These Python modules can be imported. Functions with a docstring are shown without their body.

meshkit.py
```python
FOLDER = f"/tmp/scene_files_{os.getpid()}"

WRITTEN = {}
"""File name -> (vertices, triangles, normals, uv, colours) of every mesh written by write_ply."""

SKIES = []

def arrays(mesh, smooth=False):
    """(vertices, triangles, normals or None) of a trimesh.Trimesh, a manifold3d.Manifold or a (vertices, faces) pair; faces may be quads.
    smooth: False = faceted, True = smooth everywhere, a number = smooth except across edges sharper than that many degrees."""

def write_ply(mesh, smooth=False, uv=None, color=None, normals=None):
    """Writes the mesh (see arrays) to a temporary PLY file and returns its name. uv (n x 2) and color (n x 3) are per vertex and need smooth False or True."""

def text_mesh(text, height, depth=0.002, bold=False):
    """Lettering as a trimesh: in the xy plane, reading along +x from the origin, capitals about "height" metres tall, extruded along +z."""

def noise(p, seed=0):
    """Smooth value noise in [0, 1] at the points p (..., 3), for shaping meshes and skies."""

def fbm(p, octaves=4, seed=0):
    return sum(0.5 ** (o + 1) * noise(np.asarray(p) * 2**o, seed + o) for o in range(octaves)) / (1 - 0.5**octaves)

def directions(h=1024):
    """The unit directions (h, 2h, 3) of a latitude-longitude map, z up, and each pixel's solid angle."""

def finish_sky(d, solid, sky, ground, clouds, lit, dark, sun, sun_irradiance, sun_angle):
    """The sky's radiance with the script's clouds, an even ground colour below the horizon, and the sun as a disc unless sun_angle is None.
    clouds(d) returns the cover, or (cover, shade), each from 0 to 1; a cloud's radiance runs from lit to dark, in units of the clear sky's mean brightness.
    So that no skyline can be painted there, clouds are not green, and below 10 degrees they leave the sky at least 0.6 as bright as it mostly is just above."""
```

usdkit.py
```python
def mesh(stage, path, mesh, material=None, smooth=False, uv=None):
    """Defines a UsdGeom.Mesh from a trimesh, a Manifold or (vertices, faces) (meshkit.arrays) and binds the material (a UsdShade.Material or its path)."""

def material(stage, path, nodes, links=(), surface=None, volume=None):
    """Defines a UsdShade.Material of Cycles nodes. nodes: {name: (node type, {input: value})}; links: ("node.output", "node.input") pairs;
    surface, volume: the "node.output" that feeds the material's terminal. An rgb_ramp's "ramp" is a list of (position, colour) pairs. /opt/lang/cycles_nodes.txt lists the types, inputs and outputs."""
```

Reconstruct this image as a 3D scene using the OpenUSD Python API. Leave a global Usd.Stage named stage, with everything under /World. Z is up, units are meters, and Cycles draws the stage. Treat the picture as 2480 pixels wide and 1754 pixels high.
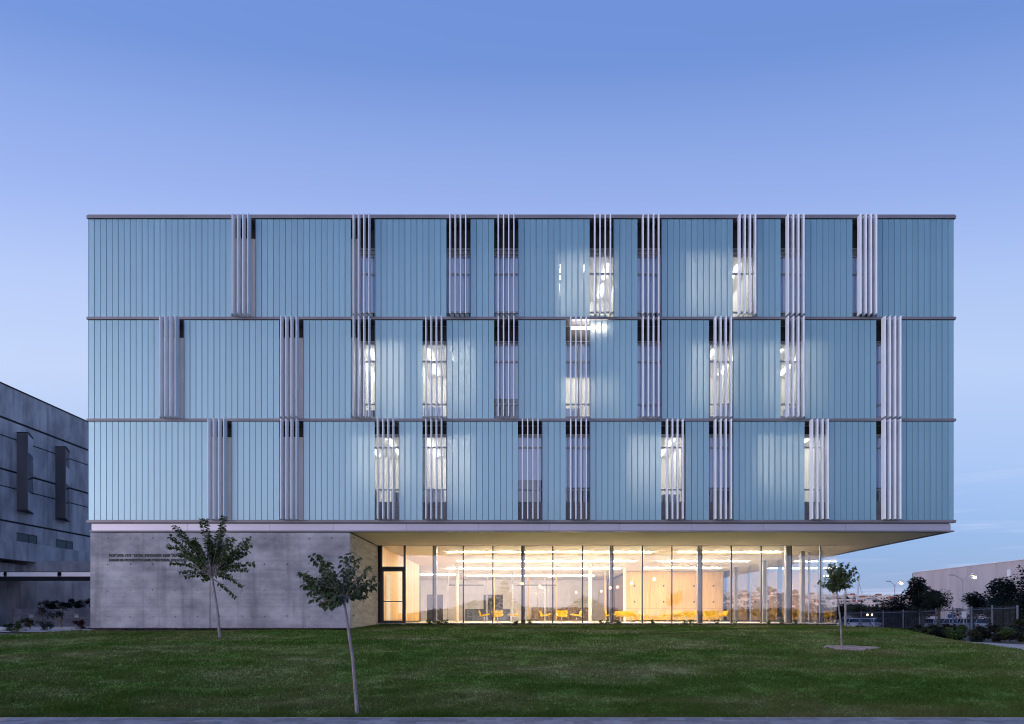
import math, json, random
import numpy as np, trimesh
from shapely.geometry import Polygon, box as sbox
from shapely import union_all
from pxr import Usd, UsdGeom, UsdLux, UsdShade, Gf, Sdf, Vt
import usdkit, meshkit

# ------------------------------------------------------------------ camera, sky, sun, exposure
stage = Usd.Stage.CreateInMemory()
UsdGeom.SetStageUpAxis(stage, 'Z'); UsdGeom.SetStageMetersPerUnit(stage, 1.0)
UsdGeom.Xform.Define(stage, '/World'); UsdGeom.Scope.Define(stage, '/World/Looks')
EYE = 0.24
cam = UsdGeom.Camera.Define(stage, '/World/camera')
cam.CreateFocalLengthAttr(24.05); cam.CreateHorizontalApertureAttr(36.0)
cam.CreateHorizontalApertureOffsetAttr(-30 / 2480 * 36); cam.CreateVerticalApertureOffsetAttr(620 / 2480 * 36)
cam.CreateClippingRangeAttr(Gf.Vec2f(0.1, 5000))
cam.AddTranslateOp().Set(Gf.Vec3d(0, 0, EYE)); cam.AddRotateXOp().Set(90)
cam.CreateExposureAttr(1.4)

SUN_EL, SUN_AZ = math.radians(5), math.radians(-128)      # the afterglow is behind the camera, to the left
LIN = lambda c: tuple(((v / 255 + .055) / 1.055) ** 2.4 if v > 10 else v / 255 / 12.92 for v in c)
def sky():
    d = UsdLux.DomeLight.Define(stage, '/World/sky')
    ramp = [(0.0, (137, 158, 207)), (.06, (148, 168, 214)), (.15, (174, 189, 225)), (.26, (191, 204, 232)), (.36, (179, 195, 233)), (.46, (153, 173, 227)),
            (.53, (137, 161, 218)), (.60, (114, 143, 208)), (.68, (108, 140, 209)), (.85, (94, 127, 200)), (1.0, (84, 118, 194))]
    n = {'sky': ('sky_texture', dict(sky_type='single_scattering', sun_disc=False, sun_elevation=SUN_EL, sun_rotation=SUN_AZ, ozone_density=5.0, aerosol_density=.7, air_density=1.0)),
         'warm': ('mix', dict(mix_type='multiply', fac=1.0, color2=(1.65, 1.22, 1.12))),
         'tc': ('texture_coordinate', {}), 'sep': ('separate_xyz', {}),
         'ay': ('math', dict(math_type='absolute')), 'ky': ('math', dict(math_type='multiply_add', value2=-.35, value3=.245)), 'pz': ('math', dict(math_type='add')),
         'ramp': ('rgb_ramp', dict(ramp=[(p, LIN(c)) for p, c in ramp])),
         'gain': ('mix', dict(mix_type='multiply', fac=1.0, color2=(5, 5, 5))),
         'side': ('map_range', dict(range_type='linear', from_min=-1, from_max=1, to_min=1.12, to_max=.86)),
         'sidec': ('combine_color', {}), 'gain2': ('mix', dict(mix_type='multiply', fac=1.0)),
         'blend': ('mix', dict(mix_type='mix', fac=.26)),
         # thin streaks of cirrus low over the horizon
         'map': ('mapping', dict(scale=(1.6, 1.6, 26), rotation=(0, .06, 0))), 'cn': ('noise_texture', dict(scale=2.2, detail=5, roughness=.55, distortion=.6)),
         'cr': ('map_range', dict(range_type='smoothstep', from_min=.53, from_max=.76, to_min=0, to_max=.5)),
         'lo': ('map_range', dict(range_type='smoothstep', from_min=.05, from_max=.24, to_min=1, to_max=0)),
         'cm': ('math', dict(math_type='multiply')), 'cloud': ('mix', dict(mix_type='mix', color2=(2.9, 3.1, 4.1))),
         # afterglow: low over the horizon, towards the set sun
         'dot': ('vector_math', dict(math_type='dot_product', vector2=(math.sin(SUN_AZ), math.cos(SUN_AZ), 0))), 'az': ('map_range', dict(range_type='smoothstep', from_min=0, from_max=1.0, to_min=0, to_max=1)),
         'gz': ('map_range', dict(range_type='smoothstep', from_min=-.02, from_max=.55, to_min=1, to_max=0)), 'gm': ('math', dict(math_type='multiply')), 'gc': ('combine_color', {}),
         'gt': ('mix', dict(mix_type='multiply', fac=1.0, color2=(4.2, 3.3, 3.6))), 'glow': ('mix', dict(mix_type='add', fac=1.0)),
         'bg': ('background_shader', dict(strength=.1))}
    l = [('sky.color', 'warm.color1'), ('tc.generated', 'sep.vector'), ('sep.y', 'ay.value1'), ('ay.value', 'ky.value1'), ('ky.value', 'pz.value1'), ('sep.z', 'pz.value2'), ('pz.value', 'ramp.fac'), ('ramp.color', 'gain.color1'), ('sep.x', 'side.value'),
         ('side.result', 'sidec.r'), ('side.result', 'sidec.g'), ('side.result', 'sidec.b'), ('gain.color', 'gain2.color1'), ('sidec.color', 'gain2.color2'),
         ('gain2.color', 'blend.color1'), ('warm.color', 'blend.color2'), ('tc.generated', 'map.vector'), ('map.vector', 'cn.vector'), ('cn.fac', 'cr.value'), ('sep.z', 'lo.value'),
         ('cr.result', 'cm.value1'), ('lo.result', 'cm.value2'), ('cm.value', 'cloud.fac'), ('blend.color', 'cloud.color1'), ('tc.generated', 'dot.vector1'), ('dot.value', 'az.value'), ('sep.z', 'gz.value'), ('az.result', 'gm.value1'), ('gz.result', 'gm.value2'), ('gm.value', 'gc.r'), ('gm.value', 'gc.g'), ('gm.value', 'gc.b'),
         ('gc.color', 'gt.color1'), ('cloud.color', 'glow.color1'), ('gt.color', 'glow.color2'), ('glow.color', 'bg.color')]
    m = usdkit.material(stage, '/World/Looks/sky', n, l, surface='bg.background')
    UsdShade.MaterialBindingAPI.Apply(d.GetPrim()).Bind(m)
    d.GetPrim().SetCustomDataByKey('kind', 'structure')
sky()
sun = UsdLux.DistantLight.Define(stage, '/World/sun')
sun.CreateIntensityAttr(.14); sun.CreateAngleAttr(30); sun.CreateColorAttr(Gf.Vec3f(1, .88, .95)); sun.CreateNormalizeAttr(True)
sun.AddRotateZOp().Set(180 - math.degrees(SUN_AZ)); sun.AddRotateXOp().Set(90 - math.degrees(SUN_EL))
# ------------------------------------------------------------------ helpers
R = random.Random(7); NP = np.random.default_rng(7)
_used = {}
def numbered(parent, name):
    k = (parent, name); n = _used.get(k, -1) + 1; _used[k] = n
    return f'{parent}/{name}' if n == 0 else f'{parent}/{name}_{n:03d}'
def ppath(p): return '/World' if p is None else (p if isinstance(p, str) else str(p.GetPath()))
def setd(prim, label=None, cat=None, group=None, kind=None):
    for k, v in (('label', label), ('category', cat), ('group', group), ('kind', kind)):
        if v: prim.SetCustomDataByKey(k, v)
    return prim
def obj(name, mesh, mat, parent=None, label=None, cat=None, group=None, kind=None, smooth=False):
    m = usdkit.mesh(stage, numbered(ppath(parent), name), mesh, mat, smooth=smooth)
    return setd(m.GetPrim(), label, cat, group, kind)
def thing(name, label, cat, group=None, loc=None, rz=0, sc=None):
    x = UsdGeom.Xform.Define(stage, numbered('/World', name))
    if loc is not None: x.AddTranslateOp().Set(Gf.Vec3d(*map(float, loc)))
    if rz: x.AddRotateZOp().Set(float(rz))
    if sc: x.AddScaleOp().Set(Gf.Vec3f(*map(float, sc)))
    return setd(x.GetPrim(), label, cat, group)
def copy_of(src, label, cat, group, loc, rz=0, sc=None):
    name = src.GetName().rstrip('0123456789').rstrip('_')
    r = thing(name, label, cat, group, loc, rz, sc)
    r.GetReferences().AddInternalReference(src.GetPath()); r.SetInstanceable(True)
    return r
def sub(parent, name):
    return UsdGeom.Xform.Define(stage, numbered(ppath(parent), name)).GetPrim()
def bx(x0, x1, y0, y1, z0, z1):
    m = trimesh.creation.box([x1 - x0, y1 - y0, z1 - z0]); m.apply_translation([(x0 + x1) / 2, (y0 + y1) / 2, (z0 + z1) / 2]); return m
def cat_(ms): return trimesh.util.concatenate(ms)
def tube(pts, rad, n=6):
    """tapered tube through points, closed ends"""
    p = np.asarray(pts, float); rad = np.broadcast_to(rad, (len(p),)); t = np.gradient(p, axis=0); t /= np.linalg.norm(t, axis=1, keepdims=True)
    a = np.cross(t, np.where(np.abs(t[:, 2:]) < .9, [0, 0, 1.], [1., 0, 0])); a /= np.linalg.norm(a, axis=1, keepdims=True); b = np.cross(t, a)
    an = np.arange(n) * 2 * np.pi / n
    v = (p[:, None] + rad[:, None, None] * (np.cos(an)[None, :, None] * a[:, None] + np.sin(an)[None, :, None] * b[:, None])).reshape(-1, 3)
    f = []
    for i in range(len(p) - 1):
        for j in range(n):
            q = [i * n + j, i * n + (j + 1) % n, (i + 1) * n + (j + 1) % n, (i + 1) * n + j]; f += [[q[0], q[1], q[2]], [q[0], q[2], q[3]]]
    for j in range(1, n - 1):
        f.append([0, j + 1, j]); e = (len(p) - 1) * n; f.append([e, e + j, e + j + 1])
    return trimesh.Trimesh(v, f, process=False)
def hquad(poly, z, t=.02):
    m = trimesh.creation.extrude_polygon(poly, t, engine='earcut'); m.apply_translation([0, 0, z]); return m
def vwall(poly, y0, t):
    """polygon in (x, z) extruded along +y from y0"""
    m = trimesh.creation.extrude_polygon(poly, t, engine='earcut')
    v = m.vertices.copy(); m.vertices = np.stack([v[:, 0], y0 + t - v[:, 2], v[:, 1]], 1)
    m.fix_normals(); return m
K, VX, VY = 1657.0, 1270.0, 1497.0
def at(sx, sy, Y): return np.array([(sx - VX) / K * Y, Y, EYE + (VY - sy) / K * Y])
def XZ(sx, sy, Y): p = at(sx, sy, Y); return float(p[0]), float(p[2])

# ------------------------------------------------------------------ materials
LOOKS = {}
def mat(name, c1, c2=None, rough=.6, scale=4.0, detail=5, stretch=(1, 1, 1), bump=0.0, bscale=None, metallic=0, spec=.5, contrast=(.35, .65), rnd=0.0, island=0.0, extra=None, bdist=.02):
    c2 = c2 or c1
    n = {'geo': ('geometry', {}), 'map': ('mapping', dict(scale=stretch)), 'n': ('noise_texture', dict(scale=scale, detail=detail, roughness=.6)),
         'r': ('rgb_ramp', dict(ramp=[(contrast[0], c1), (contrast[1], c2)])), 'p': ('principled_bsdf', dict(roughness=rough, metallic=metallic, specular_ior_level=spec))}
    l = [('geo.position', 'map.vector'), ('map.vector', 'n.vector'), ('n.fac', 'r.fac')]
    out = 'r.color'
    if rnd or island:
        n['oi'] = ('object_info', {}) if rnd else ('geometry', {})
        n['rr'] = ('map_range', dict(range_type='linear', from_min=0, from_max=1, to_min=1 - (rnd or island), to_max=1 + (rnd or island)))
        n['rc'] = ('combine_color', {}); n['rm'] = ('mix', dict(mix_type='multiply', fac=1.0))
        l += [(('oi.random' if rnd else 'oi.random_per_island'), 'rr.value'), ('rr.result', 'rc.r'), ('rr.result', 'rc.g'), ('rr.result', 'rc.b'), (out, 'rm.color1'), ('rc.color', 'rm.color2')]; out = 'rm.color'
    if extra:      # a second, larger stain: (scale, stretch, colour, from, to, amount)
        sc, st, col, f0, f1, am = extra
        n['m2'] = ('mapping', dict(scale=st)); n['n2'] = ('noise_texture', dict(scale=sc, detail=4, roughness=.6)); n['mr2'] = ('map_range', dict(range_type='smoothstep', from_min=f0, from_max=f1, to_min=0, to_max=am))
        n['mx2'] = ('mix', dict(mix_type='mix', color2=col))
        l += [('geo.position', 'm2.vector'), ('m2.vector', 'n2.vector'), ('n2.fac', 'mr2.value'), ('mr2.result', 'mx2.fac'), (out, 'mx2.color1')]; out = 'mx2.color'
    l.append((out, 'p.base_color'))
    if bump:
        n['bn'] = ('noise_texture', dict(scale=bscale or scale * 6, detail=4)); n['bp'] = ('bump', dict(strength=bump, distance=bdist))
        l += [('map.vector', 'bn.vector'), ('bn.fac', 'bp.height'), ('bp.normal', 'p.normal')]
    LOOKS[name] = usdkit.material(stage, '/World/Looks/' + name, n, l, surface='p.BSDF'); return LOOKS[name]
def emit(name, c, s):
    return usdkit.material(stage, '/World/Looks/' + name, {'e': ('emission', dict(color=c, strength=s))}, [], surface='e.emission')
def glass(name, ior, tint=(1, 1, 1), gloss=(1, 1, 1)):
    # a thin pane: each face mirrors by the Fresnel law of the outer side, so that a pane seen at a slant stays see-through
    n = {'t': ('transparent_bsdf', dict(color=tint)), 'g': ('glossy_bsdf', dict(color=gloss, roughness=0.0)), 'geo': ('geometry', {}), 'i': ('mix_float', dict(a=ior, b=1 / ior)), 'f': ('fresnel', {}), 'm': ('mix_closure', {})}
    return usdkit.material(stage, '/World/Looks/' + name, n, [('geo.backfacing', 'i.fac'), ('i.result', 'f.IOR'), ('f.fac', 'm.fac'), ('t.BSDF', 'm.closure1'), ('g.BSDF', 'm.closure2')], surface='m.closure')
M = {}
def cast_concrete():
    n = {'geo': ('geometry', {}), 'm1': ('mapping', dict(scale=(.8, .8, 1.1))), 'n1': ('noise_texture', dict(scale=1.1, detail=12, roughness=.62)), 'r1': ('rgb_ramp', dict(ramp=[(.30, (.19, .19, .215)), (.50, (.325, .32, .355)), (.70, (.47, .46, .50))])),
         'm2': ('mapping', dict(scale=(.05, .05, 9.0))), 'n2': ('noise_texture', dict(scale=1.0, detail=3, roughness=.5)), 'x2': ('map_range', dict(range_type='linear', from_min=.3, from_max=.7, to_min=.90, to_max=1.08)),
         'm3': ('mapping', dict(scale=(2.2, 2.2, .16))), 'n3': ('noise_texture', dict(scale=1.0, detail=5, roughness=.6)), 'x3': ('map_range', dict(range_type='smoothstep', from_min=.50, from_max=.70, to_min=1.0, to_max=.74)),
         'n4': ('noise_texture', dict(scale=24, detail=5, roughness=.7)), 'x4': ('map_range', dict(range_type='linear', from_min=.3, from_max=.7, to_min=.88, to_max=1.10)),
         'a': ('math', dict(math_type='multiply')), 'b': ('math', dict(math_type='multiply')), 'c': ('combine_color', {}), 'mm': ('mix', dict(mix_type='multiply', fac=1.0)), 'bp': ('bump', dict(strength=.12, distance=.01)), 'p': ('principled_bsdf', dict(roughness=.85, specular_ior_level=.3))}
    l = [('geo.position', 'm1.vector'), ('m1.vector', 'n1.vector'), ('n1.fac', 'r1.fac'), ('geo.position', 'm2.vector'), ('m2.vector', 'n2.vector'), ('n2.fac', 'x2.value'), ('geo.position', 'm3.vector'), ('m3.vector', 'n3.vector'), ('n3.fac', 'x3.value'),
         ('geo.position', 'n4.vector'), ('n4.fac', 'x4.value'), ('x2.result', 'a.value1'), ('x3.result', 'a.value2'), ('a.value', 'b.value1'), ('x4.result', 'b.value2'), ('b.value', 'c.r'), ('b.value', 'c.g'), ('b.value', 'c.b'), ('r1.color', 'mm.color1'), ('c.color', 'mm.color2'), ('mm.color', 'p.base_color'),
         ('n4.fac', 'bp.height'), ('bp.normal', 'p.normal')]
    return usdkit.material(stage, '/World/Looks/board_formed_concrete', n, l, surface='p.BSDF')
M['concrete'] = cast_concrete()
M['concrete_warm'] = mat('return_wall_concrete', (.27, .255, .24), (.43, .41, .39), rough=.85, scale=2.2, stretch=(.5, .5, 3.2), detail=8, bump=.35, bscale=9)
M['old_concrete'] = mat('weathered_concrete', (.28, .265, .28), (.54, .51, .53), rough=.9, scale=.9, stretch=(1, 1, .45), detail=8, bump=.3, bscale=5, extra=(1.1, (1.5, 1.5, .12), (.19, .18, .19), .5, .72, .65))
M['groove'] = mat('dark_joint', (.03, .03, .035), rough=.9)
M['rail'] = mat('brown_aluminium', (.17, .16, .185), (.21, .20, .225), rough=.42, metallic=.2, scale=.8)
M['fascia'] = mat('lavender_metal_sheet', (.40, .385, .47), (.44, .425, .51), rough=.38, scale=.5, metallic=.5, rnd=.04)
M['fin'] = mat('pale_aluminium', (.74, .80, .86), (.80, .86, .92), rough=.35, scale=1.2)
M['soffit'] = mat('soffit_plaster', (.78, .70, .60), (.82, .74, .64), rough=.8, scale=.7)
M['plaster'] = mat('lavender_grey_plaster', (.64, .62, .64), (.70, .68, .70), rough=.85, scale=1.5)
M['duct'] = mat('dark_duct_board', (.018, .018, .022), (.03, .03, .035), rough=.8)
M['deck'] = mat('cavity_deck_steel', (.10, .10, .11), rough=.7)
M['beam'] = mat('rough_concrete_beam', (.24, .22, .21), (.38, .35, .33), rough=.9, scale=6, bump=.4)
M['block'] = mat('grey_block_spandrel', (.24, .23, .25), (.30, .29, .31), rough=.85, scale=3)
M['frame'] = mat('window_frame_aluminium', (.42, .42, .46), rough=.4, metallic=.2)
M['dark_frame'] = mat('charcoal_frame', (.045, .05, .065), rough=.45)
M['blind'] = mat('roller_blind_cloth', (.56, .66, .96), (.60, .70, .98), rough=.9, scale=6, stretch=(4, 4, .2))
M['white'] = mat('white_wall_paint', (.74, .73, .70), rough=.8)
M['ceiling'] = mat('lobby_ceiling_paint', (.66, .62, .56), (.70, .66, .60), rough=.75, scale=.6)
M['floor'] = mat('pale_lobby_floor', (.62, .56, .48), (.68, .62, .54), rough=.5, scale=1.5)
M['wood'] = mat('light_oak_board', (.60, .365, .12), (.74, .475, .175), rough=.5, scale=3, stretch=(6, 6, .35), rnd=.10)
M['dark_wood'] = mat('brown_timber_partition', (.12, .075, .045), (.19, .125, .08), rough=.45, scale=3, stretch=(6, 6, .35))
M['column'] = mat('painted_steel_column', (.16, .16, .18), (.19, .19, .21), rough=.45)
M['pale_column'] = mat('pale_plastered_column', (.70, .66, .60), rough=.7)
M['yellow'] = mat('yellow_chair_shell', (.64, .39, .005), (.70, .44, .006), rough=.4)
M['chrome'] = mat('satin_chair_steel', (.70, .70, .70), rough=.25, metallic=.8)
M['charcoal'] = mat('charcoal_paint', (.03, .03, .035), rough=.6)
M['letters'] = mat('black_letter_metal', (.012, .012, .016), rough=.5)
M['seal'] = mat('grey_joint_seal', (.16, .29, .37), rough=.6)
M['glass'] = glass('window_glass', 1.9, (.93, .96, .97), (.9, .95, 1))
M['lobby_glass'] = glass('lobby_glass', 2.05, (.97, .98, .98))
M['side_glass'] = glass('side_glass', 1.45, (.97, .98, .98))
M['lamp_warm'] = emit('warm_lamp_tube', (1, .82, .61), 80.0)
M['lamp_white'] = emit('white_lamp_tube', (1, .91, .82), 7.2)
M['street_lens'] = emit('sodium_lamp_lens', (1, .55, .20), 12.0)
M['head_light'] = emit('small_lot_light', (1, .68, .38), 4.0)
def channel_glass():
    n = {'oi': ('object_info', {}), 'rr': ('map_range', dict(range_type='linear', from_min=0, from_max=1, to_min=.84, to_max=1.14)),
         'rc': ('combine_color', {}), 'cm': ('mix', dict(mix_type='multiply', fac=1.0, color1=(.33, .76, .95))),
         'd': ('diffuse_bsdf', {}), 't': ('refraction_bsdf', dict(color=(.97, .985, .96), roughness=.75, IOR=1.5)), 'dt': ('mix_closure', dict(fac=.86)),
         'g': ('glossy_bsdf', dict(color=(.62, .88, 1.0), roughness=.25)), 'm': ('mix_closure', dict(fac=.24))}
    l = [('oi.random', 'rr.value'), ('rr.result', 'rc.r'), ('rr.result', 'rc.g'), ('rr.result', 'rc.b'), ('rc.color', 'cm.color2'), ('cm.color', 'd.color'),
         ('d.BSDF', 'dt.closure1'), ('t.BSDF', 'dt.closure2'), ('dt.closure', 'm.closure1'), ('g.BSDF', 'm.closure2')]
    return usdkit.material(stage, '/World/Looks/channel_glass', n, l, surface='m.closure')
M['channel'] = channel_glass()
def leafmat(name, c1, c2, c3=None, trans=.3):
    n = {'g': ('geometry', {}), 'r': ('rgb_ramp', dict(ramp=[(0, c1), (.7, c2), (1, c3 or c2)])), 'd': ('principled_bsdf', dict(roughness=.55, specular_ior_level=.3)), 't': ('translucent_bsdf', {}), 'm': ('mix_closure', dict(fac=trans))}
    l = [('g.random_per_island', 'r.fac'), ('r.color', 'd.base_color'), ('r.color', 't.color'), ('d.BSDF', 'm.closure1'), ('t.BSDF', 'm.closure2')]
    return usdkit.material(stage, '/World/Looks/' + name, n, l, surface='m.closure')
M['leaf_green'] = leafmat('deep_green_leaf', (.055, .095, .03), (.09, .14, .045), (.12, .15, .05))
M['leaf_autumn'] = leafmat('browning_leaf', (.07, .10, .045), (.15, .13, .05), (.30, .17, .055))
M['leaf_fresh'] = leafmat('mid_green_leaf', (.04, .065, .03), (.07, .10, .045))
M['leaf_dark'] = leafmat('dark_evergreen_leaf', (.015, .022, .016), (.03, .042, .026))
M['leaf_olive'] = leafmat('olive_leaf', (.035, .038, .015), (.075, .065, .025), (.12, .09, .03))
M['leaf_red'] = leafmat('dark_red_leaf', (.035, .012, .014), (.06, .018, .02))
M['leaf_grey'] = leafmat('grey_green_leaf', (.05, .07, .065), (.08, .10, .095))
M['bark'] = mat('pale_bark', (.16, .135, .145), (.30, .265, .28), rough=.9, scale=14, stretch=(1, 1, .4), bump=.4)
M['bark_dark'] = mat('brown_bark', (.10, .075, .06), (.17, .13, .11), rough=.9, scale=10)
M['soil'] = mat('bare_soil', (.30, .20, .165), (.46, .33, .28), rough=.95, scale=5, bump=.5)
M['gravel'] = mat('dark_gravel', (.035, .03, .035), (.08, .065, .065), rough=.9, scale=30)
M['stone'] = mat('dark_bed_stone', (.035, .03, .035), (.12, .085, .08), rough=.85, scale=12, island=.4)
M['paver'] = mat('grey_paver', (.20, .19, .20), (.27, .26, .27), rough=.8, scale=8, rnd=.28, bump=.2)
M['path'] = mat('pale_path_concrete', (.30, .28, .27), (.38, .36, .35), rough=.9, scale=3)
M['asphalt'] = mat('parking_asphalt', (.045, .045, .05), (.065, .065, .07), rough=.9, scale=4)
M['earth'] = mat('dry_open_ground', (.055, .05, .04), (.10, .085, .065), rough=.95, scale=.4, extra=(.02, (1, 1, 1), (.04, .045, .03), .45, .6, .8))
M['steel'] = mat('galvanised_steel', (.36, .36, .39), (.42, .42, .45), rough=.45, metallic=.3)
M['fence'] = mat('grey_fence_paint', (.13, .13, .15), rough=.6)
M['house'] = mat('pale_house_render', (.50, .44, .40), (.62, .56, .52), rough=.9, scale=.3, rnd=.22)
M['house_window'] = mat('dark_house_window', (.05, .05, .06), rough=.3)
M['red_tile'] = mat('red_roof_tile', (.25, .10, .07), rough=.9)
M['far_concrete'] = mat('pale_far_concrete', (.46, .41, .40), (.56, .50, .49), rough=.9, scale=.5, stretch=(1, 1, .15), detail=6)
M['tyre'] = mat('tyre_rubber', (.015, .015, .015), rough=.8)
M['car_glass'] = mat('car_window_glass', (.012, .014, .018), rough=.08, spec=.8)
M['orange'] = mat('orange_boom_paint', (.55, .20, .05), rough=.6)
M['sign_white'] = mat('white_sign_face', (.78, .78, .80), rough=.5)
M['sign_blue'] = mat('blue_sign_face', (.02, .16, .42), rough=.5)
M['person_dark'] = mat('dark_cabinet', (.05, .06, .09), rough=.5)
def grass_mat(name, blades):
    n = {'geo': ('geometry', {}), 'm1': ('mapping', dict(scale=(.20, .36, .3), location=(3.3, 1.7, 0))), 'n1': ('noise_texture', dict(scale=1.0, detail=6, roughness=.62, distortion=.4)),
         'r1': ('rgb_ramp', dict(ramp=[(.30, (.078, .180, .024)), (.45, (.135, .230, .040)), (.56, (.235, .275, .085)), (.69, (.41, .38, .18))])),
         'n2': ('noise_texture', dict(scale=5.0, detail=6, roughness=.7)), 'r2': ('map_range', dict(range_type='linear', from_min=.3, from_max=.7, to_min=.55, to_max=1.5)),
         'c2': ('combine_color', {}), 'mm': ('mix', dict(mix_type='multiply', fac=1.0)), 'p': ('principled_bsdf', dict(roughness=.9, specular_ior_level=.04))}
    l = [('geo.position', 'm1.vector'), ('m1.vector', 'n1.vector'), ('n1.fac', 'r1.fac'), ('geo.position', 'n2.vector')]
    l.append((('geo.random_per_island' if blades else 'n2.fac'), 'r2.value'))
    if blades: n['r2'] = ('map_range', dict(range_type='linear', from_min=0, from_max=1, to_min=.45, to_max=1.65))
    l += [('r2.result', 'c2.r'), ('r2.result', 'c2.g'), ('r2.result', 'c2.b'), ('r1.color', 'mm.color1'), ('c2.color', 'mm.color2'), ('mm.color', 'p.base_color')]
    return usdkit.material(stage, '/World/Looks/' + name, n, l, surface='p.BSDF')
M['lawn'] = grass_mat('lawn_turf', False); M['blade'] = grass_mat('grass_blade', True)
# ------------------------------------------------------------------ ground
def plane_h(y): return np.interp(y, [10.95, 24, 26.1, 31.2, 40], [-1.36, -.355, -.217, -.08, -.08])
def lawn_h(x, y):
    p = np.stack([np.asarray(x) * .35, np.asarray(y) * .35, np.zeros_like(np.asarray(x, float))], -1)
    fade = np.clip((np.asarray(y) - 10.95) / 2, 0, 1) * np.clip((31.2 - np.asarray(y)) / 4, 0, 1)
    return plane_h(y) + (meshkit.noise(p, 3) - .5) * .10 * fade
def lawn_back(x):
    x = np.asarray(x, float)
    b = np.interp(x, [-34, -22, -18.5, -17], [19.5, 22, 24.1, 26.02])
    b = np.where(x > -6.78, np.interp(x, [-6.7, 12.6, 13.6, 14.3], [31.2, 31.2, 29.8, 26.5]), b)
    return b
def ground_h(x, y):
    x, y = np.asarray(x, float), np.asarray(y, float)
    hx = np.interp(x, [-60, -45, 14.3, 14.5, 20, 30, 60], [-1.3, -.27, -.27, -.62, -.68, -1.3, -1.3])
    h = np.where(y < 75, hx, hx + (-1.3 - hx) * np.clip((y - 75) / 12, 0, 1))
    h = np.where(y < 40, np.minimum(h, plane_h(y) - .13), h)
    h = np.where(y < 10.95, -1.44, h)
    t = np.clip((y - 420) / 480, 0, 1)
    return h + 30 * t * t * (3 - 2 * t) * (1 + .12 * np.sin(x / 90))
def sheet(xs, ys, hf, z=0):
    X, Y = np.meshgrid(xs, ys); H = hf(X, Y) + z
    v = np.stack([X, Y, H], -1).reshape(-1, 3); n = len(xs)
    i = (np.arange(len(ys) - 1)[:, None] * n + np.arange(n - 1)[None]).ravel()
    return trimesh.Trimesh(v, np.vstack([np.stack([i, i + 1, i + n + 1], 1), np.stack([i, i + n + 1, i + n], 1)]), process=False)
gx = np.unique(np.concatenate([np.linspace(-1500, -80, 30), np.linspace(-80, 80, 161), np.linspace(80, 1500, 60), [14.3, 14.5, -16.95, -6.8]]))
gy = np.unique(np.concatenate([np.linspace(-400, -60, 8), np.linspace(-60, 10.9, 20), [10.95], np.linspace(11, 90, 120), np.linspace(95, 420, 40), np.linspace(430, 1500, 60)]))
obj('ground', sheet(gx, gy, ground_h), M['earth'], kind='structure', smooth=True)
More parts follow.
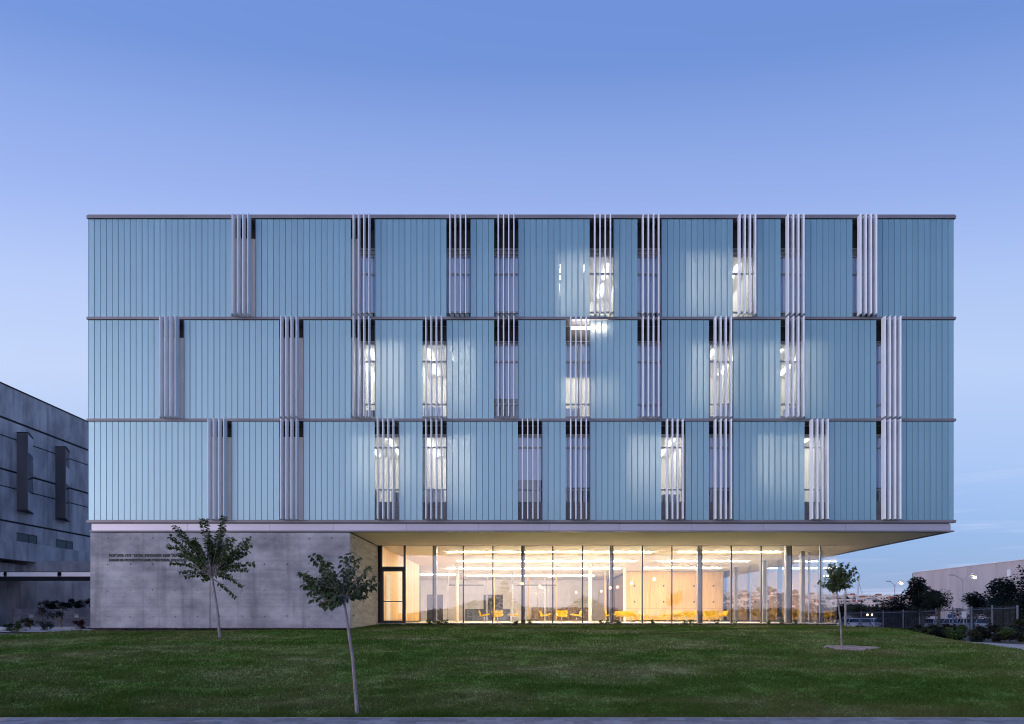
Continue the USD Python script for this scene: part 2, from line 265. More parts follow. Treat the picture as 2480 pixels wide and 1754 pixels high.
# lawn sheet
xs = np.concatenate([np.linspace(-34, -6.79, 150), np.linspace(-6.70, 14.3, 130)]); tt = np.linspace(0, 1, 150)
X = np.repeat(xs[None], len(tt), 0); Y = 10.95 + (lawn_back(xs) - 10.95)[None] * tt[:, None]
v = np.stack([X, Y, lawn_h(X, Y)], -1).reshape(-1, 3); n = len(xs)
i = (np.arange(len(tt) - 1)[:, None] * n + np.arange(n - 1)[None]).ravel()
obj('lawn', trimesh.Trimesh(v, np.vstack([np.stack([i, i + 1, i + n + 1], 1), np.stack([i, i + n + 1, i + n], 1)]), process=False), M['lawn'], kind='structure', smooth=True)
T3 = at(2039, 1567, 20.5)
def in_soil(x, y):
    a = np.arctan2((y - T3[1]) / .75, x - T3[0] - .25)
    r = np.hypot((x - T3[0] - .25) / .78, (y - T3[1]) / .58)
    return r < 1 + .16 * np.sin(3 * a + 1) + .1 * np.sin(7 * a)
# grass blades: short turf, denser and finer towards the camera
NB = 330000
by = 10.97 + (31.2 - 10.97) * NP.random(NB) ** 1.35; bxx = NP.uniform(-1, 1, NB) * (by * .80) ; bxx = np.where(NP.random(NB) < .5, bxx, bxx * .98)
keep = (by < lawn_back(bxx) - .02) & (bxx < 14.28) & (bxx > -33) & ~in_soil(bxx, by)
bxx, by = bxx[keep], by[keep]; nb = len(bxx)
tuft = meshkit.noise(np.stack([bxx * 2.2, by * 2.2, by * 0], -1), 11)
hgt = (.022 + .05 * tuft) * NP.uniform(.6, 1.25, nb); wd = .006 + .00038 * by; an = NP.uniform(0, 6.283, nb)
bz = lawn_h(bxx, by) - .004
d = np.stack([np.cos(an), np.sin(an), 0 * an], -1); lean = NP.normal(0, .5, (nb, 2)) * hgt[:, None]
base = np.stack([bxx, by, bz], -1); tip = base + np.concatenate([lean, hgt[:, None]], 1)
V = np.stack([base - d * wd[:, None], base + d * wd[:, None], tip], 1).reshape(-1, 3)
obj('grass', (V, np.arange(nb * 3).reshape(-1, 3)), M['blade'], label='short turf blades covering the sloping lawn', cat='grass', kind='stuff')
# soil ring round the young tree on the right
a = np.linspace(0, 2 * np.pi, 49)[:-1]; rr = 1 + .16 * np.sin(3 * a + 1) + .1 * np.sin(7 * a)
ring = [np.stack([T3[0] + .25 + np.cos(a) * rr * .80 * k, T3[1] + np.sin(a) * rr * .60 * k], -1) for k in (1, .75, .5, .25)]
P2 = np.concatenate(ring + [[[T3[0] + .25, T3[1]]]]); zz = lawn_h(P2[:, 0], P2[:, 1]) + .012 + .03 * (meshkit.noise(np.c_[P2 * 4, P2[:, 0] * 0], 5) - .3); zz[:48] -= .015
f = []
for k in range(3):
    for j in range(48): q = (k * 48 + j, k * 48 + (j + 1) % 48, (k + 1) * 48 + (j + 1) % 48, (k + 1) * 48 + j); f += [[q[0], q[1], q[2]], [q[0], q[2], q[3]]]
f += [[144 + j, 144 + (j + 1) % 48, 192] for j in range(48)]
obj('bare_soil_patch', trimesh.Trimesh(np.c_[P2, zz], f, process=False), M['soil'], kind='structure', smooth=True)
# pavement in front: bed, then pavers laid in courses
pv = obj('pavement', bx(-30, 30, -12, 10.94, -1.50, -1.385), M['asphalt'], kind='structure')
pm = [trimesh.creation.box([.296, .196, .06])]
for r_, y in enumerate(np.arange(10.83, 10.2, -.2)):
    for k in range(54):
        x = -8.1 + k * .3 + (.15 if r_ % 2 else 0)
        m = pm[0].copy(); m.apply_translation([x, y, -1.3855 + NP.normal(0, .0015)]); obj('paver', m, M['paver'], pv)
far = []
for y in np.arange(10.0, 4.0, -.2):
    for k in range(40): m = pm[0].copy(); m.apply_translation([-6 + k * .3, y, -1.386]); far.append(m)
obj('paver_field', cat_(far), M['paver'], pv, kind='stuff')
obj('kerb', bx(-34, 14.3, 10.935, 10.985, -1.46, -1.352), M['path'], kind='structure')
# path along the right edge of the lawn, parking lot
xs_ = np.array([14.34, 15.2, 16.1]); ys_ = np.linspace(14, 34, 41)
obj('path', sheet(xs_, ys_, ground_h, .02), M['path'], kind='structure')
obj('parking_lot', sheet(np.linspace(34, 120, 12), np.linspace(62, 134, 10), ground_h, .02), M['asphalt'], kind='structure')
obj('paved_yard', sheet(np.linspace(-36, -16.97, 20), np.linspace(26.6, 44, 20), ground_h, .03), M['path'], kind='structure')
# dark gravel strips along the building
obj('gravel_strip', sheet(np.linspace(-17, -6.79, 12), np.array([25.9, 26.3, 26.66]), lambda x, y: np.full_like(x, -.175)), M['gravel'], kind='structure')
obj('gravel_strip', sheet(np.linspace(-6.7, 14.5, 12), np.array([31.1, 31.4, 31.66]), lambda x, y: np.full_like(x, -.05)), M['gravel'], kind='structure')
st = []
for k in range(1500):
    left = k < 700
    x = NP.uniform(-16.9, -6.85) if left else NP.uniform(-6.65, 14.3); y = NP.uniform(25.98, 26.5) if left else NP.uniform(31.16, 31.58); s = NP.uniform(.02, .05)
    m = trimesh.creation.icosahedron(); m.apply_scale([s * NP.uniform(.8, 1.6), s, s * .75]); m.apply_translation([x, y, (-.175 if left else -.05) + s * .3]); st.append(m)
obj('bed_stones', cat_(st), M['stone'], label='dark loose stones in the strip at the foot of the walls', cat='stones', kind='stuff')

# ------------------------------------------------------------------ main building
FY = 26.6; X0 = -16.95; PW = 33.66 / 145; XR = X0 + 33.66; IW = 27.2; GY = 31.7; BY = 62.0
zr = [XZ(0, s, FY)[1] for s in (526.5, 771.5, 1017.5, 1263)]        # the four rails
B = thing('laboratory_building', 'long laboratory building wrapped in blue channel glass above a lit lobby', 'building')
S = lambda sx, sy, Y=FY: XZ(sx, sy, Y)
# lower concrete wall: two pours with an open joint, tie holes, warm return wall
zc0, zc1 = -.32, 3.56
jx = S(508, 0)[0]
for a_, b_ in ((X0 + .06, jx - .012), (jx + .012, -6.80)):
    obj('concrete_wall', bx(a_, b_, FY + .02, FY + .32, zc0, zc1), M['concrete'], B)
obj('wall_joint', bx(jx - .012, jx + .012, FY + .10, FY + .30, zc0, zc1), M['groove'], B)
obj('return_wall', bx(-7.10, -6.802, FY + .322, GY + .10, zc0, zc1), M['concrete_warm'], B)
obj('end_wall', bx(X0 + .06, X0 + .36, FY + .322, BY, zc0, zc1), M['old_concrete'], B)
holes = []
for i_ in range(12):
    for z in (3.34, 2.33, 1.32, .30):
        m = trimesh.creation.cylinder(.018 + .01 * NP.random(), .006, sections=10); m.apply_transform(trimesh.transformations.rotation_matrix(np.pi / 2, [1, 0, 0]))
        m.apply_translation([X0 + .75 + i_ * .87 + NP.normal(0, .01), FY + .018, z + NP.normal(0, .015)]); holes.append(m)
obj('tie_holes', cat_(holes), M['groove'], B, kind='stuff')
# fascia, soffit, lobby ceiling
zf0, zf1 = 3.652, 3.915
seams = [219, 452.5, 652, 807, 983, 1158, 1330, 1501, 1675, 1850, 2050, 2304]
for a_, b_ in zip(seams[:-1], seams[1:]):
    obj('fascia_panel', bx(S(a_, 0)[0] + .005, S(b_, 0)[0] - .005, FY + .06, FY + .12, zf0, zf1), M['fascia'], B)
obj('fascia_backing', bx(X0 + .1, XR - .12, FY + .122, FY + .2, zf0, zf1 + .05), M['charcoal'], B)
obj('end_fascia', bx(XR - .118, XR - .06, FY + .122, BY, zf0, zf1), M['fascia'], B)
obj('drip_edge', bx(X0 + .03, XR + .02, FY + .01, FY + .30, 3.60, 3.648), M['rail'], B)
obj('end_drip_edge', bx(XR - .25, XR + .02, FY + .302, BY, 3.60, 3.648), M['rail'], B)
obj('soffit', bx(-6.80, XR - .252, FY + .302, GY - .03, 3.604, 3.70), M['soffit'], B)
obj('side_soffit', bx(14.50, XR - .252, GY - .028, BY, 3.604, 3.70), M['soffit'], B)
obj('lobby_ceiling', bx(-7.0, 14.498, GY - .028, BY, 3.606, 3.72), M['ceiling'], B)
obj('lobby_ceiling', bx(-14.0, -7.001, 44.2, BY, 3.606, 3.72), M['ceiling'], B)
obj('lobby_floor', bx(-14.0, -7.001, 44.2, BY, -.18, 0.0), M['floor'], B)
obj('corridor_wall', bx(-14.2, -14.0, 44.0, BY, 0, 3.6), M['plaster'], B)
obj('corridor_wall', bx(-14.0, -6.99, 44.0, 44.19, 0, 3.6), M['plaster'], B)
obj('lobby_floor', bx(-7.0, 14.52, GY - .05, BY, -.18, 0.0), M['floor'], B)
obj('plinth', bx(-6.80, 14.56, GY - .06, GY + .03, -.18, .012), M['floor'], B)
obj('upper_floor_slab', bx(X0 + .1, XR - .1, FY + .25, BY, 3.725, 3.90), M['deck'], B)
obj('roof', bx(X0 + .05, XR - .05, FY + .16, BY, 15.72, 15.86), M['deck'], B)
obj('rear_wall', bx(X0 + .1, XR - .1, BY, BY + .2, 3.6, 15.86), M['plaster'], B)
# rails and cavity decks
for k, z in enumerate(zr):
    h = (.056, .048, .046, .050)[k]
    obj('rail', bx(X0 - .05, XR + .05, FY - .05, FY + .14, z - h, z + h), M['rail'], B)
    if 0 < k < 3: obj('cavity_deck', bx(X0 + .1, XR - .1, FY + .145, IW - .01, z - .05, z + .03), M['deck'], B)
obj('cap_flashing', bx(X0 - .02, XR + .02, FY - .02, FY + .40, zr[0] + .066, zr[0] + .10), M['rail'], B)
for k in (0, 1, 2):                                                    # end walls of channel glass
    for x_ in (X0, XR - .012):
        e = [bx(x_, x_ + .012, FY + .15 + j * .232, FY + .15 + j * .232 + .222, zr[k + 1] + .06, zr[k] - .064) for j in range(150)]
        obj('end_glass', cat_(e), M['channel'], B, kind='stuff')
# openings with fins
OPEN = [[24, 44, 60, 68, 84, 92, 108, 116, 128], [12, 32, 44, 56, 68, 80, 92, 104, 116, 132], [20, 32, 48, 56, 72, 80, 96, 104, 120, 132]]
seal = []
fin_p = Polygon([(-.020, .30), (.020, .30), (.025, .05), (.020, .018), (.008, .002), (-.008, .002), (-.020, .018), (-.025, .05)])
for r_ in range(3):
    z0, z1 = zr[r_ + 1] + .06, zr[r_] - .062
    o = set(q + k for q in OPEN[r_] for k in range(4))
    for k in range(145):
        x = X0 + k * PW
        if k in o: continue
        hw = .013 if k % 2 == 0 else .008; w = PW - .030
        g = cat_([bx(x + .015, x + .015 + w, FY, FY + .007, z0, z1), bx(x + .0152, x + .0222, FY + .0075, FY + .06, z0, z1), bx(x + .008 + w, x + .0148 + w, FY + .0075, FY + .06, z0, z1)])
        obj('glass_channel', g, M['channel'], B)
        seal.append(bx(x - hw, x + hw, FY + .003, FY + .05, z0, z1))
    for q in OPEN[r_]:
        for dx in (.164, .364, .564, .764):
            x = X0 + q * PW + dx
            m = trimesh.creation.extrude_polygon(fin_p, (zr[r_] - zr[r_ + 1]) - .09, engine='earcut'); m.apply_translation([x, FY - .365, zr[r_ + 1] + .045])
            obj('fin', m, M['fin'], B)
obj('joint_seals', cat_(seal), M['seal'], B, kind='stuff')
# inner wall with windows
IWZ = lambda z: EYE + (z - EYE) * IW / 27.5
ROW = [tuple(IWZ(z) for z in r_) for r_ in ((14.82, 14.09, 12.54, 12.20), (11.28, 10.56, 8.84, 8.30), (7.56, 7.10, 5.40, 4.86))]
WIN = [[(44.9, 48.2, 0), (59.6, 64.4, 0), (67.6, 72.4, 0), (78.6, 88.6, 1), (91.6, 96.4, 0), (100.5, 112.3, 1), (115.6, 121, 0), (127.6, 133, 0)],
       [(45.2, 52.6, 1), (55.2, 64.6, 1), (67.4, 72.6, 3), (79, 89, 2), (91.4, 96.6, 0), (101, 112.3, 1), (112.7, 124.2, 1), (131.4, 137, 0)],
       [(43.5, 54.4, 1), (55.2, 64.2, 1), (71.4, 76.6, 4), (79.4, 84.6, 0), (90.6, 100.4, 1), (103.4, 108.6, 0), (112.6, 124.4, 1), (131.4, 137, 0)]]
LITX = {}
wallp = sbox(X0 + .1, 3.93, XR - .1, 15.70); cut = []
for r_ in range(3):
    zh, zt, zs, zb = ROW[r_]
    for a_, b_, lit in WIN[r_]: cut.append(sbox(X0 + a_ * PW, zb, X0 + b_ * PW, zh))
obj('inner_wall', vwall(wallp.difference(union_all(cut)), IW, .18), M['plaster'], B)
# dark boarding, ledges and spandrels on the inner wall, from the stair core to the right end
xa = X0 + 44.8 * PW
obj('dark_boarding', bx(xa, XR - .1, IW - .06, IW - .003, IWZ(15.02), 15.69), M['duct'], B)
obj('wall_ledge', bx(xa, XR - .1, IW - .14, IW - .004, IWZ(15.02) - .035, IWZ(15.02) - .004), M['frame'], B)
obj('concrete_beam', bx(xa, XR - .1, IW - .05, IW - .003, IWZ(14.90), IWZ(15.02) - .04), M['beam'], B)
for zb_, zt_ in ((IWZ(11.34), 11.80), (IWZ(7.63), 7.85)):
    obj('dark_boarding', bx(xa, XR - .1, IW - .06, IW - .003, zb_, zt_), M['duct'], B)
for z_ in (IWZ(14.84), IWZ(11.30), IWZ(7.58)):
    obj('wall_ledge', bx(xa, XR - .1, IW - .10, IW - .004, z_, z_ + .022), M['frame'], B)
for k in range(3): obj('block_spandrel', bx(xa - 1, XR - .1, IW - .035 - .004 * (k % 2), IW - .003, 4.02 + k * .28, 4.02 + k * .28 + .268), M['block'], B)
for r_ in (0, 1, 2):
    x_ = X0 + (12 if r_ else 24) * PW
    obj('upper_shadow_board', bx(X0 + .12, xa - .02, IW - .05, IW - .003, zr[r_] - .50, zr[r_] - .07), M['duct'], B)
for r_ in range(3):
    zh, zt, zs, zb = ROW[r_]
    for a_, b_, lit in WIN[r_]:
        xl, xr = X0 + a_ * PW, X0 + b_ * PW; wn = sub(B, 'window')
        sp = [xl, xr] if xr - xl < 1.6 else list(np.linspace(xl, xr, 3 if xr - xl < 2.3 else 4))
        fr = [bx(xl, xr, IW + .02, IW + .08, zh - .05, zh), bx(xl, xr, IW + .02, IW + .08, zb, zb + .05)]
        fr += [bx(xl + .051, xr - .051, IW + .021, IW + .079, z - .03, z + .03) for z in (zt, zs)]
        for q, x_ in enumerate(sp):
            x1 = x_ if q == 0 else (x_ - .05 if q == len(sp) - 1 else x_ - .025)
            fr.append(bx(x1, x1 + .05, IW + .022, IW + .078, zb + .051, zh - .051))
        obj('frame', cat_(fr), M['frame'], wn)
        obj('pane', bx(xl + .02, xr - .02, IW + .045, IW + .05, zb + .03, zh - .03), M['glass'], wn)
        if lit in (0, 2, 3, 4):
            zl = {0: zb + .02 if r_ else zs, 2: 9.85, 3: 9.0, 4: 5.75}[lit]
            if lit == 0 and r_ == 2: zl = 5.45
            nb_ = max(1, round((xr - xl) / .9)); es = np.linspace(xl + .03, xr - .03, nb_ + 1)
            for q in range(nb_): obj('blind', bx(es[q] + .008, es[q + 1] - .008, IW + .13, IW + .14, zl, zh - .02), M['blind'], wn)
        # the room behind
        depth = 4.2; zf_, zc_ = zr[r_ + 1] - .02, zh + .12
        xa_, xb_ = xl - .25, xr + .25
        if lit in (1, 2):
            rm = cat_([bx(xa_, xb_, IW + depth, IW + depth + .1, zf_, zc_), bx(xa_ - .1, xa_, IW + .185, IW + depth, zf_, zc_), bx(xb_, xb_ + .1, IW + .185, IW + depth, zf_, zc_), bx(xa_, xb_, IW + .185, IW + depth, zc_, zc_ + .1), bx(xa_, xb_, IW + .185, IW + depth, zf_ - .1, zf_)])
            ro = obj('lit_room', rm, M['white'], B)
            nl = 3 if xb_ - xa_ > 2.2 else 2
            for q in range(nl):
                xc_ = xa_ + (q + .5) * (xb_ - xa_) / nl
                for yy in (.9, 2.6): obj('lamp', bx(xc_ - .045, xc_ + .045, IW + yy, IW + yy + 1.2, zc_ - .05, zc_ - .02), M['lamp_white'], ro)
            for q in range(int((xb_ - xa_) / 1.3)):
                xd = xa_ + .3 + q * 1.3 + R.random() * .2
                obj('cupboard', bx(xd, xd + .7, IW + .5, IW + .95, zf_, zs - .12 + R.random() * .25), R.choice([M['blind'], M['person_dark'], M['white']]), ro)
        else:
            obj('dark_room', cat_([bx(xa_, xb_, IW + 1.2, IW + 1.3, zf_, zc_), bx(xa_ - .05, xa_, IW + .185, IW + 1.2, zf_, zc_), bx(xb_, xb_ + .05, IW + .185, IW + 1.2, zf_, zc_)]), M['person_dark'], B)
# the one lamp slot lit high in the middle storey
obj('cavity_lamp', bx(X0 + 81 * PW, X0 + 87 * PW, IW - .30, IW - .22, 11.62, 11.72), M['lamp_white'], B)

# ------------------------------------------------------------------ lobby
G = lambda sx: (sx - VX) / K * GY
mull = [1049, 1122, 1193.5, 1266, 1338.8, 1411, 1484, 1556, 1627.5, 1700, 1771.6, 1844, 1917, 1988]
zt = 3.60
edges = [G(984)] + [G(m) for m in mull] + [14.47]
for a_, b_ in zip(edges[:-1], edges[1:]):
    obj('lobby_pane', bx(a_ + .012, b_ - .012, GY - .008, GY + .008, .015, zt - .01), M['lobby_glass'], B)
for m in mull:
    obj('mullion', bx(G(m) - .028, G(m) + .028, GY + .010, GY + .13, .013, zt), M['dark_frame'], B)
obj('head_rail', bx(-6.79, 14.5, GY - .02, GY + .02, zt - .012, zt + .003), M['frame'], B)
sy_ = np.arange(GY + .02, BY, 3.0)
for a_, b_ in zip(sy_[:-1], sy_[1:]):
    obj('side_pane', bx(14.462, 14.478, a_ + .012, b_ - .012, .015, zt - .01), M['side_glass'], B)
    obj('side_mullion', bx(14.40, 14.458, b_ - .012, b_ + .012, .013, zt), M['frame'], B)
for a_ in np.arange(-6.6, 14.0, 2.3):
    obj('rear_pane', bx(a_ + .015, a_ + 2.285, BY - .1, BY - .08, .015, zt - .01), M['lobby_glass'], B)
    obj('rear_mullion', bx(a_ - .03, a_ + .03, BY - .12, BY - .06, .013, zt), M['frame'], B)
# glazed door with charcoal frame
dl, dr = G(921), G(983); dw = sub(B, 'lobby_door')
setd(dw, 'charcoal framed glass lobby door with a fixed light above')
zd = EYE + (VY - 1377) / K * GY
fr = [bx(dl, dl + .10, GY - .06, GY + .06, .013, zt), bx(dr - .10, dr, GY - .06, GY + .06, .013, zt), bx(dl + .101, dr - .101, GY - .058, GY + .058, zd - .06, zd + .08), bx(dl + .101, dr - .101, GY - .058, GY + .058, .013, .12)]
obj('frame', cat_(fr), M['dark_frame'], dw)
obj('leaf_frame', cat_([bx(dl + .104, dl + .16, GY - .045, GY + .045, .122, zd - .063), bx(dr - .16, dr - .104, GY - .045, GY + .045, .122, zd - .063), bx(dl + .161, dr - .161, GY - .043, GY + .043, zd - .14, zd - .063)]), M['dark_frame'], dw)
obj('door_pane', bx(dl + .15, dr - .15, GY - .006, GY + .006, .115, zd - .13), M['lobby_glass'], dw)
obj('top_light', bx(dl + .09, dr - .09, GY - .006, GY + .006, zd + .07, zt - .005), M['lobby_glass'], dw)
obj('push_bar', bx(dl + .14, dr - .14, GY - .10, GY - .06, .98, 1.02), M['dark_frame'], dw)
# steel columns along the front and side glass, pale columns inside
for sx in (1053, 1266.5, 1481, 1694, 1907):
    x_ = (sx - VX) / K * (GY + .3); obj('column', bx(x_ - .09, x_ + .09, GY + .20, GY + .48, 0, 3.604), M['column'], B)
for y_ in (34.5, 40.0, 45.4, 50.8, 56): obj('column', bx(13.92, 14.10, y_ - .14, y_ + .14, 0, 3.604), M['column'], B)
for sx, y_ in ((1107, 43.1), (1429, 42.8), (1513, 45.5)):
    x_ = (sx - VX) / K * y_; m = trimesh.creation.cylinder(.11, 3.6, sections=20); m.apply_translation([x_, y_, 1.802]); obj('pale_column', m, M['pale_column'], B, smooth=40)
# oak boards: the long side wall beside the door and the block at the back right
lw = obj('oak_wall', bx(-6.98, -6.70, GY + .12, 44.2, 0, 3.604), M['charcoal'], B)
ys = np.arange(GY + .12, 43.4, .29)
for y_ in ys: obj('oak_board', bx(-6.698, -6.668 - .004 * R.random(), y_ + .004, y_ + .286, .08, 3.59), M['wood'], lw)
bw = obj('oak_block', bx(7.36, 14.30, 49.44, BY - .5, 0, 3.603), M['charcoal'], B)
for x_ in np.arange(7.36, 14.1, .29):
    for z0_, z1_ in ((.08, .92), (.935, 3.58)): obj('oak_board', bx(x_ + .004, x_ + .286, 49.40 - .004 * R.random(), 49.438, z0_, z1_), M['wood'], bw)
for y_ in np.arange(49.44, 60, .6): obj('timber_board', bx(7.33, 7.358, y_ + .01, y_ + .59, .05, 3.4), M['dark_wood'], bw)
for z_ in (1.35, 2.5):
    for x_ in (7.9, 10.0, 12.2, 13.6): obj('wall_socket', bx(x_, x_ + .11, 49.385, 49.396, z_, z_ + .11), M['charcoal'], bw)
obj('white_door', bx(-6.664, -6.64, 32.9, 33.9, .05, 2.35), M['white'], B)
obj('back_room_wall', bx(-14, 7.3, 60.5, 60.6, 0, 3.6), M['plaster'], B)
for k, x_ in enumerate([-5.6, -4.9, -2.9, -2.2, -.9, .3, 1.5, 2.4, 5.2, 5.9]): obj('partition_post', bx(x_ - .04, x_ + .04, 50.0 + (k % 3) * 1.5, 50.1 + (k % 3) * 1.5, 0, 3.604), M['wood'] if k % 2 else M['frame'], B)
for a_, b_ in ((-5.5, -2.95), (-.85, 2.35)): obj('glass_partition', bx(a_, b_, 50.03, 50.05, .05, 2.6), M['side_glass'], B); obj('partition_rail', bx(a_, b_, 50.0, 50.08, 2.604, 2.68), M['dark_frame'], B)
obj('low_cabinet', bx(-5.0, -1.2, 57.8, 58.4, 0, 1.0), M['person_dark'], B); obj('low_cabinet', bx(.6, 5.6, 58.6, 59.2, 0, 1.15), M['dark_wood'], B)
obj('dark_doorway', bx(-8.6, -7.2, 60.44, 60.49, 0, 2.3), M['dark_frame'], B); obj('dark_doorway', bx(-3.6, -1.9, 60.44, 60.49, 0, 2.3), M['dark_frame'], B)
# ceiling lights
for k, (a_, b_, y_, z_) in enumerate([(-3.89, 6.45, 34.7, 0), (7.78, 13.0, 34.7, 0), (-3.9, 6.5, 40.1, 0), (7.85, 13.1, 40.1, 0), (-5.2, 6.5, 46.2, 0), (8.0, 13.1, 45.6, 0), (-9.5, -5.2, 52.6, 0), (-4.5, 5.5, 54.0, 0)]):
    side = 'right' if a_ > 7 else ('left' if k < 6 else 'rear')
    order = {34.7: 'nearest the glass front', 40.1: 'in the middle row of the lobby', 45.6: 'just before the oak wall', 46.2: 'in the back row before the dark partition', 52.6: 'deep in the corridor at the left', 54.0: 'behind the glass partitions'}[y_]
    t = thing('linear_ceiling_light', f'{"long" if side != "right" else "short right hand"} warm linear ceiling light {order}', 'ceiling light', 'linear lights under the lobby ceiling')
    xs_ = np.linspace(a_, b_, int((b_ - a_) / .8) + 1)
    obj('diffuser', cat_([bx(u, w, y_ - .028, y_ + .028, 3.552, 3.576) for u, w in zip(xs_[:-1], xs_[1:])]), M['lamp_warm'], t)
    obj('hanger', cat_([bx(u - .01, u + .01, y_ - .01, y_ + .01, 3.577, 3.606) for u in xs_[1:-1:2]]), M['frame'], t)
# lettering on the concrete wall
HEB = json.loads(r'''{"'":[22,[[[[3,65],[5,72],[18,71],[15,41],[5,43]]]]],"א":[58,[[[[2,22],[6,34],[12,40],[2,54],[3,60],[16,60],[36,31],[40,37],[40,59],[55,58],[53,29],[45,18],[56,2],[55,-3],[41,-3],[20,28],[17,22],[17,-1],[3,-3]]]]],"ב":[51,[[[[-1,8],[1,11],[30,12],[29,44],[1,46],[0,59],[29,60],[37,57],[44,47],[45,11],[52,10],[52,-2],[1,-3]]]]],"ג":[34,[[[[-2,0],[-1,10],[11,17],[17,29],[17,45],[4,46],[2,58],[24,59],[30,54],[32,47],[34,-1],[22,-3],[18,7],[3,-4]]]]],"ד":[50,[[[[-1,46],[-1,60],[50,59],[50,47],[42,46],[40,-3],[27,-2],[27,46]]]]],"ה":[62,[[[[5,47],[6,60],[42,60],[50,57],[55,52],[58,42],[58,-1],[43,-2],[43,40],[41,45]]],[[[5,36],[20,35],[18,-3],[5,-2]]]]],"ו":[25,[[[[5,59],[20,58],[18,-3],[5,-2]]]]],"ח":[64,[[[[5,59],[44,60],[57,52],[60,42],[58,-3],[45,-2],[45,40],[40,46],[20,46],[20,-1],[5,-2]]]]],"ט":[65,[[[[4,59],[19,58],[19,21],[22,14],[30,10],[41,11],[45,15],[48,24],[48,40],[44,47],[29,44],[28,57],[48,61],[58,55],[63,40],[63,22],[60,11],[53,2],[39,-4],[27,-4],[10,5],[4,21]]]]],"י":[22,[[[[4,59],[19,58],[19,29],[13,18],[4,19]]]]],"ל":[48,[[[[-2,47],[-1,76],[13,74],[13,60],[48,59],[48,49],[29,-3],[17,-3],[15,2],[31,46]]]]],"ם":[63,[[[[4,59],[42,60],[54,54],[58,45],[57,-3],[4,-2]],[[20,46],[19,11],[43,11],[42,44]]]]],"מ":[62,[[[[3,-3],[6,33],[3,59],[16,60],[18,56],[29,61],[39,61],[52,55],[58,41],[58,-1],[28,-3],[26,0],[28,11],[43,11],[43,41],[36,47],[27,46],[21,38],[17,-1]]]]],"נ":[38,[[[[0,10],[19,12],[19,45],[5,46],[3,58],[5,60],[28,58],[34,47],[34,-1],[1,-3]]]]],"ע":[58,[[[[-1,10],[13,12],[3,55],[5,60],[18,58],[29,13],[37,18],[40,24],[44,59],[58,59],[55,24],[45,5],[27,-3],[0,-3]]]]],"פ":[58,[[[[2,10],[32,11],[41,22],[41,36],[38,42],[29,46],[17,45],[18,35],[29,32],[27,20],[16,20],[6,26],[2,35],[3,60],[32,60],[50,50],[55,40],[56,23],[52,10],[45,2],[33,-3],[3,-3]]]]],"צ":[53,[[[[-1,-2],[0,11],[29,12],[1,53],[0,59],[14,60],[33,32],[37,40],[37,59],[50,60],[51,35],[41,20],[49,8],[49,-2]]]]],"ר":[52,[[[[-2,50],[0,60],[31,60],[45,52],[48,42],[46,-3],[33,-2],[32,44],[0,46]]]]],"ש":[67,[[[[7,-3],[2,60],[14,60],[20,32],[27,39],[28,58],[43,59],[38,28],[30,21],[19,18],[20,11],[34,11],[43,15],[49,24],[53,59],[66,60],[68,56],[65,28],[57,9],[41,-2]]]]],"ת":[64,[[[[2,-3],[1,10],[10,14],[10,46],[1,47],[1,59],[43,60],[53,56],[59,45],[59,-2],[44,-1],[44,41],[39,46],[25,46],[25,14],[21,2],[12,-3]]]]]}''')
sg = thing('wall_lettering', 'two lines of black metal letters fixed on the grey concrete wall', 'lettering')
def hebrew(text, h):
    w = sum(HEB[c][0] if c in HEB else 26 for c in text); x = w; ms = []
    for c in text:
        if c == ' ': x -= 26; continue
        x -= HEB[c][0]
        for rings in HEB[c][1]:
            m = trimesh.creation.extrude_polygon(Polygon(rings[0], rings[1:]).buffer(0), 1, engine='earcut'); m.apply_translation([x, 0, 0]); ms.append(m)
    m = cat_(ms); m.apply_scale([h / 60, h / 60, .02]); return m, w * h / 60
def put(m, x0, x1, z, name):
    w = m.bounds[1][0] - m.bounds[0][0]; m.apply_translation([-m.bounds[0][0], 0, 0]); m.apply_scale([(x1 - x0) / w, 1, 1])
    v = m.vertices.copy(); m.vertices = np.stack([x0 + v[:, 0], FY + .018 - v[:, 2], z + v[:, 1]], 1); m.fix_normals(); obj(name, m, M['letters'], sg)
lx0, lx1 = S(263.8, 0)[0], S(453, 0)[0]
hm, hw = hebrew("בנגב על שם משפחת אדגר דה פיצ'וטו", .10); put(hm, lx0, S(455, 0)[0], S(0, 1348.3)[1], 'text_line')
put(meshkit.text_mesh('EDGAR DE PICCIOTTO FAMILY NATIONAL INSTITUTE', .09, .02, bold=True), lx0, lx1, S(0, 1359.3)[1], 'text_line')
